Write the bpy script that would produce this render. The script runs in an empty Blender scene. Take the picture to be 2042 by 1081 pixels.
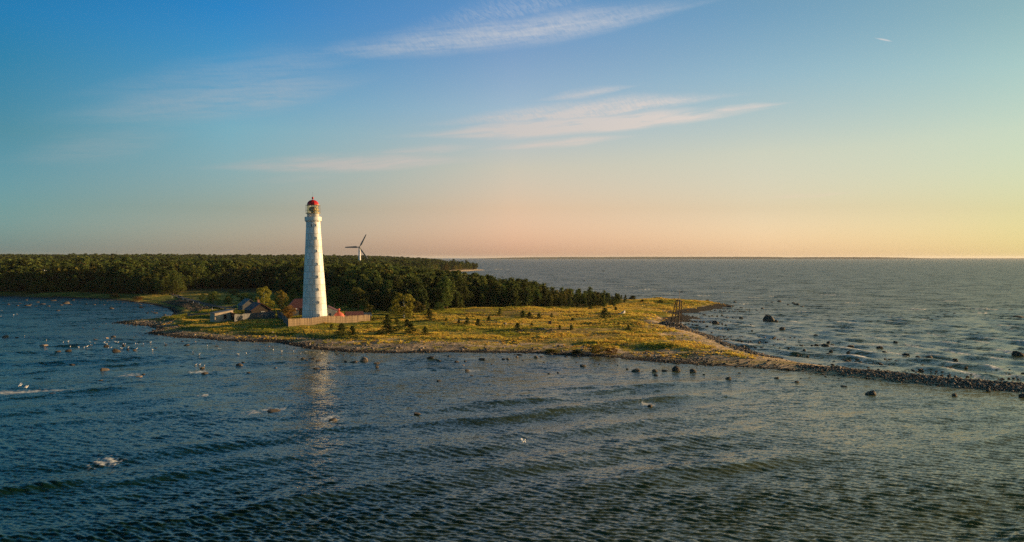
import bpy, bmesh, math, random
import numpy as np
from mathutils import Vector, Matrix, Euler

R = math.radians
sc = bpy.context.scene
C = sc.collection
rnd = random.Random(7)
rng = np.random.default_rng(11)

# ------------------------------------------------------------------ camera
CAM_Z, FPX, CX, CY = 24.0, 1603.0, 1021.0, 540.5
PITCH = math.atan(26.5 / FPX)
cd = bpy.data.cameras.new('camera')
cam = bpy.data.objects.new('camera', cd)
C.objects.link(cam)
cam.location = (0, 0, CAM_Z)
cam.rotation_euler = (R(90) - PITCH, 0, 0)
cd.sensor_width = 36.0
cd.lens = 36.0 * FPX / 2042.0
cd.clip_start, cd.clip_end = 0.5, 90000
sc.camera = cam

# ------------------------------------------------------------------ sky, sun, exposure
SUN_AZ, SUN_EL = R(72), R(11.0)
SUN = Vector((math.sin(SUN_AZ) * math.cos(SUN_EL), math.cos(SUN_AZ) * math.cos(SUN_EL), math.sin(SUN_EL)))
sl = bpy.data.lights.new('sun', 'SUN')
sl.energy, sl.angle, sl.color = 5.0, R(0.6), (1.0, 0.66, 0.33)
so = bpy.data.objects.new('sun', sl)
C.objects.link(so)
so.rotation_euler = (-SUN).to_track_quat('-Z', 'Y').to_euler()
so.location = SUN * 300

world = bpy.data.worlds.new('World')
sc.world = world
world.use_nodes = True
wt = world.node_tree


class NT:
    """small helper to write node graphs"""
    def __init__(s, t):
        s.t = t

    def n(s, kind, **kw):
        x = s.t.nodes.new(kind)
        for k, v in kw.items():
            setattr(x, k, v)
        return x

    def set(s, sock, v):
        if isinstance(v, bpy.types.NodeSocket):
            s.t.links.new(v, sock)
        elif v is not None:
            if hasattr(sock, 'default_value') and hasattr(sock.default_value, '__len__') and not hasattr(v, '__len__'):
                sock.default_value = [v] * len(sock.default_value)
            elif hasattr(v, '__len__') and len(v) == 3 and len(sock.default_value) == 4:
                sock.default_value = (*v, 1)
            else:
                sock.default_value = v

    def m(s, op, a, b=None, c=None, clamp=False):
        x = s.n('ShaderNodeMath', operation=op, use_clamp=clamp)
        for i, v in enumerate((a, b, c)):
            if v is not None:
                s.set(x.inputs[i], v)
        return x.outputs[0]

    def mix(s, f, a, b, blend='MIX'):
        x = s.n('ShaderNodeMix', data_type='RGBA', blend_type=blend)
        s.set(x.inputs[0], f)
        s.set(x.inputs[6], a)
        s.set(x.inputs[7], b)
        return x.outputs[2]

    def mr(s, v, a, b, c=0.0, d=1.0, smooth=False):
        x = s.n('ShaderNodeMapRange')
        if smooth:
            x.interpolation_type = 'SMOOTHSTEP'
        s.set(x.inputs[0], v)
        for i, q in enumerate((a, b, c, d)):
            s.set(x.inputs[i + 1], q)
        return x.outputs[0]

    def ramp(s, f, stops, interp='LINEAR'):
        x = s.n('ShaderNodeValToRGB')
        r = x.color_ramp
        r.interpolation = interp
        while len(r.elements) < len(stops):
            r.elements.new(0.5)
        for e, (p, c) in zip(r.elements, stops):
            e.position = p
            e.color = (*c, 1) if len(c) == 3 else c
        s.set(x.inputs[0], f)
        return x.outputs[0]

    def noise(s, vec, scale, detail=4, rough=0.5, dist=0.0, dim='3D'):
        x = s.n('ShaderNodeTexNoise', noise_dimensions=dim)
        if vec is not None:
            s.set(x.inputs['Vector'], vec)
        x.inputs['Scale'].default_value = scale
        x.inputs['Detail'].default_value = detail
        x.inputs['Roughness'].default_value = rough
        x.inputs['Distortion'].default_value = dist
        return x.outputs[0]

    def comb(s, x, y, z=0.0):
        c = s.n('ShaderNodeCombineXYZ')
        for i, v in enumerate((x, y, z)):
            s.set(c.inputs[i], v)
        return c.outputs[0]


def build_world():
    g = NT(wt)
    bg = wt.nodes['Background']
    sky = g.n('ShaderNodeTexSky', sky_type='NISHITA', sun_disc=False)
    sky.sun_elevation, sky.sun_rotation = SUN_EL, SUN_AZ
    tc = g.n('ShaderNodeTexCoord')
    sep = g.n('ShaderNodeSeparateXYZ')
    g.set(sep.inputs[0], tc.outputs['Generated'])
    x, y, z = sep.outputs
    el = g.m('MULTIPLY', g.m('ARCSINE', g.m('MINIMUM', g.m('MAXIMUM', z, -1.0), 1.0)), 180 / math.pi)
    az = g.m('MULTIPLY', g.m('ARCTAN2', x, y), 180 / math.pi)
    hl = g.m('MAXIMUM', g.m('SQRT', g.m('ADD', g.m('MULTIPLY', x, x), g.m('MULTIPLY', y, y))), 1e-4)
    ca = g.m('DIVIDE', g.m('ADD', g.m('MULTIPLY', x, math.sin(SUN_AZ)), g.m('MULTIPLY', y, math.cos(SUN_AZ))), hl)
    da = g.m('MULTIPLY', g.m('ARCCOSINE', g.m('MINIMUM', g.m('MAXIMUM', ca, -1.0), 1.0)), 180 / math.pi)
    f = g.m('DIVIDE', el, 45.0, clamp=True)
    # sky gain over elevation and sun angle; stops above view shaped to tint water
    cols = [
        (39.8, [(0.73, (0.887, 1.034, 1.083)), (2.99, (0.864, 0.916, 0.86)), (7.64, (1.04, 1.112, 0.972)), (11.46, (0.926, 1.159, 1.069)), (14.9, (0.768, 1.061, 1.018)), (42, (0.86, 1.06, 0.80))]),
        (55.0, [(0.65, (1.689, 1.527, 1.91)), (3.38, (1.429, 1.2, 1.23)), (7.11, (1.573, 1.358, 1.201)), (12.25, (1.106, 1.323, 1.398)), (16.27, (0.784, 1.158, 1.363)), (20, (0.74, 1.12, 1.26)), (42, (0.80, 1.05, 0.84))]),
        (72.0, [(0.86, (2.037, 1.511, 1.961)), (3.53, (1.936, 1.337, 1.332)), (6.37, (1.951, 1.503, 1.37)), (10.39, (1.545, 1.582, 1.736)), (14.15, (1.118, 1.362, 1.75)), (17.29, (0.811, 1.302, 1.886)), (20, (0.75, 1.22, 1.65)), (42, (0.52, 0.84, 0.78))]),
        (91.3, [(0.81, (1.286, 1.323, 1.938)), (3.34, (0.968, 1.07, 1.323)), (8.67, (0.877, 1.402, 1.646)), (13.38, (0.384, 1.23, 1.867)), (16.37, (0.192, 1.105, 1.995)), (20, (0.20, 1.05, 1.70)), (42, (0.17, 0.60, 0.64))]),
        (104.2, [(0.73, (0.624, 1.07, 1.902)), (2.99, (0.506, 0.934, 1.41)), (7.63, (0.358, 0.847, 1.108)), (12.03, (0.183, 0.866, 1.3)), (14.75, (0.131, 0.89, 1.523)), (20, (0.14, 0.84, 1.35)), (42, (0.06, 0.38, 0.42))]),
    ]
    outs = [g.ramp(f, [(e / 45.0, tuple(v / 4 for v in c)) for e, c in st]) for _, st in cols]
    cur = outs[0]
    for i in range(1, len(cols)):
        cur = g.mix(g.mr(da, cols[i - 1][0], cols[i][0]), cur, outs[i])
    gain = g.mix(1.0, cur, (4, 4, 4), 'MULTIPLY')
    col = g.mix(1.0, sky.outputs[0], gain, 'MULTIPLY')
    # high cirrus, laid out by azimuth and elevation in degrees
    def deg(px, py):
        a = math.atan((px - CX) / FPX)
        return math.degrees(a), math.degrees(math.atan((514 - py) / FPX * math.cos(a)))
    uv = g.comb(az, el)
    warp = g.noise(g.comb(g.m('MULTIPLY', az, 0.10), g.m('MULTIPLY', el, 0.35)), 1.6, 3, 0.5)
    elw = g.m('ADD', el, g.m('MULTIPLY', g.m('SUBTRACT', warp, 0.5), 0.55))
    # fibres run along the bands
    streak = g.noise(g.comb(g.m('ADD', g.m('MULTIPLY', az, 0.22), g.m('MULTIPLY', el, 0.3)), g.m('SUBTRACT', g.m('MULTIPLY', el, 2.6), g.m('MULTIPLY', az, 0.28))), 1.1, 7, 0.62, 0.3)
    # ripples across the top band
    rip = g.noise(g.comb(g.m('ADD', g.m('MULTIPLY', az, 1.5), g.m('MULTIPLY', el, 1.6)), g.m('SUBTRACT', g.m('MULTIPLY', el, 0.7), g.m('MULTIPLY', az, 0.30))), 2.6, 5, 0.6, 0.9)
    bands = [  # x0,y0,x1,y1 (where the streak runs), half width px, strength, ripple share
        (470, 118, 1500, -12, 30, 0.95, 0.30),
        (760, 62, 1240, -18, 22, 0.42, 0.80),
        (20, 245, 800, 150, 44, 0.60, 0.15),
        (60, 200, 820, 95, 34, 0.36, 0.2),
        (-40, 330, 420, 262, 30, 0.28, 0.1),
        (340, 208, 680, 170, 15, 0.42, 0.1),
        (720, 277, 1600, 209, 19, 2.0, 0.06),
        (800, 252, 1520, 182, 18, 1.4, 0.35),
        (1040, 206, 1290, 172, 10, 0.8, 0.3),
        (920, 304, 1290, 270, 9, 1.1, 0.1),
        (1330, 229, 1600, 205, 6, 1.3, 0.1),
        (330, 336, 1010, 315, 17, 1.3, 0.08),
        (680, 314, 980, 291, 9, 0.7, 0.1),
        (480, 364, 700, 350, 9, 0.25, 0.1),
        (1500, 396, 1720, 384, 4, 0.45, 0.1),
        (1736, 77, 1782, 86, 1.6, 0.9, 0.0),
    ]
    mask = None
    for x0, y0, x1, y1, w, st, rs in bands:
        a0, e0 = deg(x0, y0)
        a1, e1 = deg(x1, y1)
        L = math.hypot(a1 - a0, e1 - e0)
        tx, ty = (a1 - a0) / L, (e1 - e0) / L
        wd = math.degrees(w / FPX)
        E_ = el if w < 4 else elw
        s_ = g.m('ADD', g.m('MULTIPLY', g.m('SUBTRACT', az, a0), tx), g.m('MULTIPLY', g.m('SUBTRACT', E_, e0), ty))
        p_ = g.m('SUBTRACT', g.m('MULTIPLY', g.m('SUBTRACT', E_, e0), tx), g.m('MULTIPLY', g.m('SUBTRACT', az, a0), ty))
        t = g.m('DIVIDE', s_, L)
        along = g.m('MULTIPLY', g.mr(t, 0.0, 0.45, smooth=True), g.mr(t, 1.0, 0.6, smooth=True))
        # the band is thickest in the middle, sharper on its lower side
        half = g.m('MULTIPLY', g.m('ADD', g.m('MULTIPLY', along, 0.85), 0.15), wd)
        q = g.m('DIVIDE', p_, half)
        prof = g.m('MULTIPLY', g.mr(q, -1.1, -0.1, smooth=True), g.mr(q, 1.7, 0.0, smooth=True))
        tex = g.m('ADD', g.m('MULTIPLY', g.mr(streak, 0.22, 0.60), 1 - rs), g.m('MULTIPLY', g.mr(rip, 0.36, 0.64), rs)) if w > 2 else 1.0
        b = g.m('MULTIPLY', g.m('MULTIPLY', prof, along), g.m('MULTIPLY', tex, st))
        mask = b if mask is None else g.m('MAXIMUM', mask, b)
    mask = g.m('MINIMUM', g.m('MULTIPLY', mask, 0.8), 0.85)
    ccol = g.mix(g.mr(el, 3.0, 15.0), (8.3, 6.4, 4.9), (6.8, 6.6, 6.7))
    ccol = g.mix(g.mr(da, 60.0, 95.0), ccol, g.mix(1.0, ccol, (0.50, 0.66, 0.80), 'MULTIPLY'))
    col = g.mix(mask, col, ccol)
    g.set(bg.inputs[0], col)
    bg.inputs[1].default_value = 0.0574
    world.cycles.sampling_method = 'MANUAL'
    world.cycles.sample_map_resolution = 512


build_world()
vs = sc.view_settings
vs.view_transform, vs.look, vs.exposure, vs.gamma = 'Standard', 'None', 0.8, 1.0
vs.use_curve_mapping = False
sc.cycles.max_bounces = 6
sc.cycles.diffuse_bounces = 2
sc.cycles.glossy_bounces = 3
sc.cycles.transparent_max_bounces = 6
sc.cycles.transmission_bounces = 4
sc.cycles.volume_bounces = 0
sc.cycles.use_denoising = False
sc.cycles.caustics_reflective = False
sc.cycles.caustics_refractive = False


# ------------------------------------------------------------------ surveying: where a line of sight meets a level
def ray(px, py):
    xc, zc = (px - CX) / FPX, (CY - py) / FPX
    return xc, math.cos(PITCH) + math.sin(PITCH) * zc, -math.sin(PITCH) + math.cos(PITCH) * zc


def at(px, py, z=0.0):
    x, y, d = ray(px, py)
    t = (z - CAM_Z) / d
    return x * t, y * t


def at_depth(px, py, D):
    x, y, d = ray(px, py)
    t = D / y
    return Vector((x * t, D, CAM_Z + d * t))


# ------------------------------------------------------------------ terrain function
SHORE_PX = [(-300, 588), (0, 590), (120, 593), (230, 598), (300, 607), (338, 616), (346, 624), (338, 632), (301, 637.5), (225, 643.5),
            (264, 648), (294, 650), (316, 656), (294, 665), (343, 672), (416, 677), (467, 681), (549, 683), (618, 696), (686, 702),
            (780, 704.5), (871, 703), (980, 703), (1059, 704.5), (1153, 711), (1209, 712), (1247, 716), (1307, 722), (1405, 728.5),
            (1503, 733), (1576, 739.5), (1663, 749), (1761, 759), (1909, 774), (2042, 782.5), (2250, 797), (2470, 812),
            (2460, 800), (2250, 783), (2042, 766.5), (1909, 757), (1761, 741), (1663, 732), (1590, 722), (1527, 709), (1490, 699), (1454, 687),
            (1417, 670), (1372, 656), (1358, 647), (1366, 641), (1395, 635.5), (1392, 633), (1362, 630), (1358, 626), (1405, 621), (1449, 612.5),
            (1466, 610.5), (1446, 606), (1393, 601), (1331, 597), (1290, 597), (1262, 599), (1200, 606), (1130, 607), (1085, 602), (1050, 596), (1000, 591.5),
            (950, 579), (905, 569), (880, 560), (872, 552), (882, 546), (888, 542.5), (935, 541), (968, 538.6), (948, 536.5), (900, 532), (892, 526), (880, 521), (852, 518)]
SHORE = np.array([at(px, py) for px, py in SHORE_PX] + [(-9000.0, 9800.0), (-9000.0, 520.0)])


def sdf(x, y):
    """distance to the shoreline, positive on land"""
    x, y = np.asarray(x, float), np.asarray(y, float)
    best = np.full(x.shape, 1e18)
    inside = np.zeros(x.shape, bool)
    n = len(SHORE)
    for i in range(n):
        ax, ay = SHORE[i]
        bx, by = SHORE[(i + 1) % n]
        dx, dy = bx - ax, by - ay
        t = np.clip(((x - ax) * dx + (y - ay) * dy) / (dx * dx + dy * dy), 0, 1)
        best = np.minimum(best, (x - ax - t * dx) ** 2 + (y - ay - t * dy) ** 2)
        c = ((ay > y) != (by > y))
        if by != ay:
            inside ^= c & (x < (bx - ax) * (y - ay) / (by - ay) + ax)
    d = np.sqrt(best)
    return np.where(inside, d, -d)


def vnoise(x, y, seed=0):
    xi, yi = np.floor(x).astype(np.int64), np.floor(y).astype(np.int64)
    fx, fy = x - xi, y - yi
    fx, fy = fx * fx * (3 - 2 * fx), fy * fy * (3 - 2 * fy)

    def h(a, b):
        v = (a * 374761393 + b * 668265263 + seed * 1442695041) & 0x7fffffff
        v = ((v ^ (v >> 13)) * 1274126177) & 0x7fffffff
        return ((v ^ (v >> 16)) & 0xffff) / 65535.0
    a, b, c, d = h(xi, yi), h(xi + 1, yi), h(xi, yi + 1), h(xi + 1, yi + 1)
    return (a * (1 - fx) + b * fx) * (1 - fy) + (c * (1 - fx) + d * fx) * fy


def fbm(x, y, seed=0, octv=4):
    x, y = np.asarray(x, float), np.asarray(y, float)
    s, a, t = 0.0, 0.5, 0.0
    for i in range(octv):
        s = s + a * vnoise(x * 2 ** i + i * 17.3, y * 2 ** i - i * 9.1, seed + i)
        t += a
        a *= 0.5
    return s / t


def smooth(a, b, v):
    t = np.clip((v - a) / (b - a), 0, 1)
    return t * t * (3 - 2 * t)


def gauss(x, y, px, py, rx, ry, z=3.0, rot=0.0):
    cx, cy = at(px, py, z)
    c, s = math.cos(rot), math.sin(rot)
    u, v = ((x - cx) * c + (y - cy) * s) / rx, (-(x - cx) * s + (y - cy) * c) / ry
    return np.exp(-(u * u + v * v))


def height(x, y, d=None):
    x, y = np.asarray(x, float), np.asarray(y, float)
    if d is None:
        d = sdf(x, y)
    d0 = d
    d = d / (1 + 0.85 * smooth(-62, -38, x) * smooth(62, 40, x) * (y < 300))
    dw = d + 1.6 * (fbm(x / 7, y / 7, 5, 3) - 0.5) * smooth(0.5, 5, d)
    h = np.interp(dw, [-14, -3, 0, 2, 6, 9.2, 10.4, 25, 60, 150], [-1.6, -0.6, 0.0, 0.30, 0.75, 0.95, 1.45, 1.95, 2.7, 3.0])
    d = d0
    far = np.interp(y, [600, 1000, 1500, 2300, 3200], [0, 0.3, 5.5, 11.2, 11.8]) * smooth(20, 380, d)
    far = far * (0.85 + 0.3 * fbm(x / 420, y / 420, 9, 2))
    ins = smooth(1, 14, d)
    h = h + far
    h = h + ins * (1.7 * (fbm(x / 24, y / 24, 21, 3) - 0.5) + 0.75 * (fbm(x / 6.0, y / 4.0, 33, 3) - 0.5) * smooth(640, 560, y))
    h = h + smooth(0.2, 2, d) * 0.14 * (fbm(x / 1.6, y / 1.6, 41, 2) - 0.5)
    # the hummocky bank beside the beacon and the low dune ridges of the meadow
    h = h + ins * (1.7 * gauss(x, y, 1296, 630, 13, 30, 3.5, 0.2) + 0.8 * gauss(x, y, 1240, 640, 14, 9) + 0.9 * gauss(x, y, 1310, 602, 40, 14, 2))
    h = h + ins * 0.55 * gauss(x, y, 1000, 652, 26, 4, 3, 0.1)
    # riprap bank under the road
    h = h + smooth(0, 7, d) * 1.3 * gauss(x, y, 372, 606, 9, 46, 2, 0.18)
    return h


def ground(px, py):
    z = 2.0
    for _ in range(8):
        x, y = at(px, py, z)
        z = 0.5 * z + 0.5 * float(height(np.array([x]), np.array([y]))[0])
    return Vector((x, y, float(height(np.array([x]), np.array([y]))[0])))


def gz(x, y):
    return float(height(np.array([x]), np.array([y]))[0])


# ------------------------------------------------------------------ mesh helpers
def mesh_np(name, V, F, mats=(), smooth_=False, mi=None):
    """F: (n,3) or (n,4) index array"""
    V, F = np.asarray(V, np.float32), np.asarray(F, np.int32)
    me = bpy.data.meshes.new(name)
    me.vertices.add(len(V))
    me.vertices.foreach_set('co', V.ravel())
    k = F.shape[1]
    me.loops.add(F.size)
    me.loops.foreach_set('vertex_index', F.ravel())
    me.polygons.add(len(F))
    me.polygons.foreach_set('loop_start', np.arange(0, F.size, k, dtype=np.int32))
    me.polygons.foreach_set('loop_total', np.full(len(F), k, np.int32))
    if smooth_:
        me.polygons.foreach_set('use_smooth', np.ones(len(F), bool))
    for m in mats:
        me.materials.append(m)
    if mi is not None:
        me.polygons.foreach_set('material_index', np.asarray(mi, np.int32))
    me.update(calc_edges=True)
    return me


def link(name, me, parent=None, loc=None, rot=None, scale=None, mat=None):
    o = bpy.data.objects.new(name, me)
    C.objects.link(o)
    if parent is not None:
        o.parent = parent
    if loc is not None:
        o.location = loc
    if rot is not None:
        o.rotation_euler = rot
    if scale is not None:
        o.scale = scale
    if mat is not None and me is not None and not me.materials:
        me.materials.append(mat)
    return o


def tag(o, label, cat, group=None, kind=None):
    if label:
        o['label'] = label
    if cat:
        o['category'] = cat
    if group:
        o['group'] = group
    if kind:
        o['kind'] = kind
    return o


def thing(name, label, cat, loc, rotz=0.0, group=None):
    o = bpy.data.objects.new(name, None)
    o.empty_display_size = 0.5
    C.objects.link(o)
    o.location = loc
    o.rotation_euler = (0, 0, rotz)
    return tag(o, label, cat, group)


class MB:
    """collects boxes, bars, cylinders, lathes into one mesh"""
    def __init__(s):
        s.v, s.f = [], []

    def add(s, V, F):
        o = len(s.v)
        s.v += [tuple(v) for v in V]
        s.f += [tuple(i + o for i in f) for f in F]
        return s

    def box(s, c, d, rz=0.0, M=None):
        x, y, z = d[0] / 2, d[1] / 2, d[2] / 2
        V = [Vector(p) for p in ((-x, -y, -z), (x, -y, -z), (x, y, -z), (-x, y, -z), (-x, -y, z), (x, -y, z), (x, y, z), (-x, y, z))]
        if M is not None:
            V = [M @ v for v in V]
        if rz:
            q = Matrix.Rotation(rz, 3, 'Z')
            V = [q @ v for v in V]
        return s.add([v + Vector(c) for v in V], [(0, 3, 2, 1), (4, 5, 6, 7), (0, 1, 5, 4), (1, 2, 6, 5), (2, 3, 7, 6), (3, 0, 4, 7)])

    def bar(s, a, b, r0, r1=None, n=6):
        a, b = Vector(a), Vector(b)
        r1 = r0 if r1 is None else r1
        q = (b - a).to_track_quat('Z', 'Y').to_matrix()
        V, F = [], []
        for p, r in ((a, r0), (b, r1)):
            for k in range(n):
                t = 2 * math.pi * (k + 0.5) / n
                V.append(p + q @ Vector((r * math.cos(t), r * math.sin(t), 0)))
        for k in range(n):
            F.append((k, (k + 1) % n, n + (k + 1) % n, n + k))
        F += [tuple(range(n - 1, -1, -1)), tuple(range(n, 2 * n))]
        return s.add(V, F)

    def lathe(s, prof, n=32, c=(0, 0, 0), a0=0.0, a1=2 * math.pi, cap=True):
        full = abs(a1 - a0 - 2 * math.pi) < 1e-6
        m = n if full else n + 1
        V, F = [], []
        for r, z in prof:
            for k in range(m):
                t = a0 + (a1 - a0) * k / n
                V.append((c[0] + r * math.cos(t), c[1] + r * math.sin(t), c[2] + z))
        for i in range(len(prof) - 1):
            for k in range(n):
                k2 = (k + 1) % m
                F.append((i * m + k, i * m + k2, (i + 1) * m + k2, (i + 1) * m + k))
        if cap and full:
            F += [tuple(range(m - 1, -1, -1)), tuple(range((len(prof) - 1) * m, len(prof) * m))]
        return s.add(V, F)

    def prism(s, poly, y0, y1):
        """poly in x,z extruded along y"""
        n = len(poly)
        V = [(p[0], y0, p[1]) for p in poly] + [(p[0], y1, p[1]) for p in poly]
        F = [tuple(range(n)), tuple(range(2 * n - 1, n - 1, -1))] + [(i, n + i, n + (i + 1) % n, (i + 1) % n) for i in range(n)]
        return s.add(V, F)

    def mesh(s, name, mat=None, smooth_=False):
        me = bpy.data.meshes.new(name)
        me.from_pydata(s.v, [], s.f)
        bm = bmesh.new()
        bm.from_mesh(me)
        bmesh.ops.recalc_face_normals(bm, faces=bm.faces)
        bm.to_mesh(me)
        bm.free()
        if smooth_:
            for p in me.polygons:
                p.use_smooth = True
        if mat:
            me.materials.append(mat)
        me.update()
        return me

    def build(s, name, mat=None, parent=None, smooth_=False, loc=None, rot=None):
        return link(name, s.mesh(name, mat, smooth_), parent, loc, rot)


# ------------------------------------------------------------------ materials
def new_mat(name):
    m = bpy.data.materials.new(name)
    m.use_nodes = True
    g = NT(m.node_tree)
    return m, g, m.node_tree.nodes['Principled BSDF']


def surface(name, col, rough=0.7, var=0.25, scale=3.0, bump=0.0, bscale=None, streak=0.0, second=None, metallic=0.0, rand=0.0, coord='Object'):
    """a worn surface: its own colour broken up by noise, optional vertical streaks and relief"""
    m, g, b = new_mat(name)
    tc = g.n('ShaderNodeTexCoord')
    v = tc.outputs[coord]
    n1 = g.noise(v, scale, 6, 0.6)
    n2 = g.noise(v, scale * 5.3, 4, 0.6)
    dark = tuple(c * (1 - var) for c in col)
    light = tuple(min(1, c * (1 + var * 0.6)) for c in col)
    c = g.mix(g.mr(n1, 0.3, 0.7), dark, light)
    c = g.mix(g.m('MULTIPLY', g.mr(n2, 0.45, 0.75), 0.5), c, second or dark)
    if streak:
        mp = g.n('ShaderNodeMapping')
        mp.inputs['Scale'].default_value = (2.2, 2.2, 0.12)
        g.set(mp.inputs[0], v)
        s = g.noise(mp.outputs[0], 1.4, 5, 0.65)
        c = g.mix(g.m('MULTIPLY', g.mr(s, 0.50, 0.75), streak), c, second or dark)
    if rand:
        oi = g.n('ShaderNodeObjectInfo')
        hs = g.n('ShaderNodeHueSaturation')
        g.set(hs.inputs['Color'], c)
        g.set(hs.inputs['Value'], g.mr(oi.outputs['Random'], 0, 1, 1 - rand, 1 + rand))
        c = hs.outputs[0]
    g.set(b.inputs['Base Color'], c)
    b.inputs['Roughness'].default_value = rough
    b.inputs['Metallic'].default_value = metallic
    b.inputs['Specular IOR Level'].default_value = 0.3
    if bump:
        bp = g.n('ShaderNodeBump')
        bp.inputs['Strength'].default_value = bump
        bp.inputs['Distance'].default_value = 0.1
        g.set(bp.inputs['Height'], g.noise(v, bscale or scale * 4, 5, 0.6))
        g.set(b.inputs['Normal'], bp.outputs[0])
    return m


def foliage(name, a, b_, c_, trans=0.35):
    m, g, b = new_mat(name)
    oi = g.n('ShaderNodeObjectInfo')
    tc = g.n('ShaderNodeTexCoord')
    col = g.mix(oi.outputs['Random'], a, b_)
    n = g.noise(tc.outputs['Object'], 0.75, 3, 0.6)
    col = g.mix(g.mr(n, 0.42, 0.7), col, c_)
    ge = g.n('ShaderNodeNewGeometry')
    hs = g.n('ShaderNodeHueSaturation')
    g.set(hs.inputs['Color'], col)
    g.set(hs.inputs['Value'], g.m('MULTIPLY', g.mr(ge.outputs['Random Per Island'], 0, 1, 0.6, 1.4), g.mr(g.m('FRACT', g.m('MULTIPLY', oi.outputs['Random'], 7.31)), 0, 1, 0.65, 1.4)))
    g.set(hs.inputs['Hue'], g.mr(g.m('FRACT', g.m('MULTIPLY', oi.outputs['Random'], 3.77)), 0, 1, 0.485, 0.53))
    col = hs.outputs[0]
    g.set(b.inputs['Base Color'], col)
    b.inputs['Roughness'].default_value = 0.75
    b.inputs['Specular IOR Level'].default_value = 0.2
    tr = g.n('ShaderNodeBsdfTranslucent')
    g.set(tr.inputs[0], col)
    mx = g.n('ShaderNodeMixShader')
    mx.inputs[0].default_value = trans
    out = m.node_tree.nodes['Material Output']
    m.node_tree.links.new(b.outputs[0], mx.inputs[1])
    m.node_tree.links.new(tr.outputs[0], mx.inputs[2])
    m.node_tree.links.new(mx.outputs[0], out.inputs[0])
    return m


M = {}
M['pine'] = foliage('pine_needles', (0.05, 0.075, 0.015), (0.095, 0.125, 0.024), (0.14, 0.145, 0.028))
M['young'] = foliage('young_needles', (0.05, 0.072, 0.015), (0.085, 0.095, 0.018), (0.11, 0.11, 0.022))
M['olive'] = foliage('olive_leaves', (0.115, 0.115, 0.022), (0.15, 0.125, 0.024), (0.18, 0.145, 0.030))
M['gold'] = foliage('golden_leaves', (0.165, 0.135, 0.020), (0.20, 0.15, 0.022), (0.25, 0.18, 0.028))
M['rust'] = foliage('rusty_leaves', (0.22, 0.12, 0.025), (0.27, 0.15, 0.03), (0.26, 0.16, 0.03))
M['bark'] = surface('bark', (0.16, 0.085, 0.05), 0.9, 0.4, 4, 0.6, rand=0.3)
M['birchbark'] = surface('birch_bark', (0.55, 0.52, 0.47), 0.8, 0.5, 3, 0.3, second=(0.08, 0.07, 0.06))
M['rock'] = surface('granite', (0.085, 0.068, 0.053), 0.85, 0.5, 1.3, 0.8, 5, second=(0.045, 0.04, 0.032), rand=0.4)
M['pale_rock'] = surface('pale_granite', (0.29, 0.22, 0.165), 0.85, 0.35, 1.5, 0.8, 5, second=(0.16, 0.12, 0.09), rand=0.35)
M['white_paint'] = surface('white_iron_paint', (0.78, 0.77, 0.74), 0.45, 0.16, 0.6, 0.12, 6, streak=0.85, second=(0.42, 0.34, 0.25), rand=0.11)
M['joint'] = surface('joint_grime', (0.20, 0.17, 0.14), 0.8, 0.3, 3)
M['red_paint'] = surface('red_paint', (0.52, 0.016, 0.014), 0.35, 0.2, 1.5, 0.1, streak=0.3)
M['salmon'] = surface('faded_red_paint', (0.55, 0.12, 0.07), 0.6, 0.25, 1.5, 0.2, streak=0.4)
M['brass'] = surface('lantern_brass', (0.42, 0.30, 0.10), 0.45, 0.3, 3, metallic=0.3)
M['dark'] = surface('dark_opening', (0.015, 0.015, 0.016), 0.4, 0.3, 3)
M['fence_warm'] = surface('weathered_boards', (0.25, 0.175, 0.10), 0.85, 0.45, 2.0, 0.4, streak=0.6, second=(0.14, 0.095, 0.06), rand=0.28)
M['fence_grey_shaded'] = surface('grey_boards_shaded', (0.13, 0.13, 0.13), 0.85, 0.3, 2.0, 0.4, streak=0.6, second=(0.10, 0.095, 0.09), rand=0.28)  # grey boards, albedo lowered to put shade into the colour
M['plaster'] = surface('old_plaster', (0.45, 0.37, 0.28), 0.9, 0.3, 0.9, 0.4, 7, second=(0.30, 0.20, 0.15))
M['cream'] = surface('cream_boards', (0.46, 0.44, 0.36), 0.8, 0.15, 2, 0.2, streak=0.3)
M['dark_wood'] = surface('tarred_wood', (0.055, 0.04, 0.03), 0.8, 0.4, 2, 0.5, streak=0.4)
M['red_roof'] = surface('red_tin_roof', (0.13, 0.05, 0.046), 0.6, 0.25, 1.2, 0.3, streak=0.5)
M['grey_roof'] = surface('grey_roof', (0.14, 0.15, 0.16), 0.7, 0.25, 1.2, 0.3)
M['white_trim'] = surface('white_trim', (0.75, 0.74, 0.70), 0.6, 0.1, 3)
M['concrete'] = surface('concrete', (0.20, 0.18, 0.155), 0.9, 0.3, 1.4, 0.5, second=(0.08, 0.07, 0.06))
M['brick'] = surface('chimney_brick', (0.33, 0.16, 0.09), 0.9, 0.3, 3, 0.4)
M['timber'] = surface('dark_timber', (0.07, 0.042, 0.026), 0.85, 0.35, 3, 0.5, streak=0.5)
M['grey_timber'] = surface('silvered_timber', (0.40, 0.33, 0.26), 0.8, 0.3, 3, 0.4, streak=0.4)
M['turbine'] = surface('turbine_paint', (0.72, 0.70, 0.66), 0.5, 0.1, 0.5, streak=0.3)
M['blade'] = surface('blade_laminate', (0.24, 0.235, 0.23), 0.55, 0.1, 0.5)
M['asphalt'] = surface('asphalt', (0.055, 0.056, 0.06), 0.9, 0.25, 0.4, 0.3, 8)
M['gull'] = surface('white_feathers', (0.82, 0.80, 0.76), 0.8, 0.08, 3)
M['gull_grey'] = surface('grey_feathers', (0.38, 0.39, 0.41), 0.8, 0.1, 3)
M['beak'] = surface('yellow_beak', (0.55, 0.33, 0.05), 0.5, 0.1, 3)
M['car_paint'] = surface('dark_car_paint', (0.030, 0.034, 0.05), 0.25, 0.1, 2)
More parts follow.
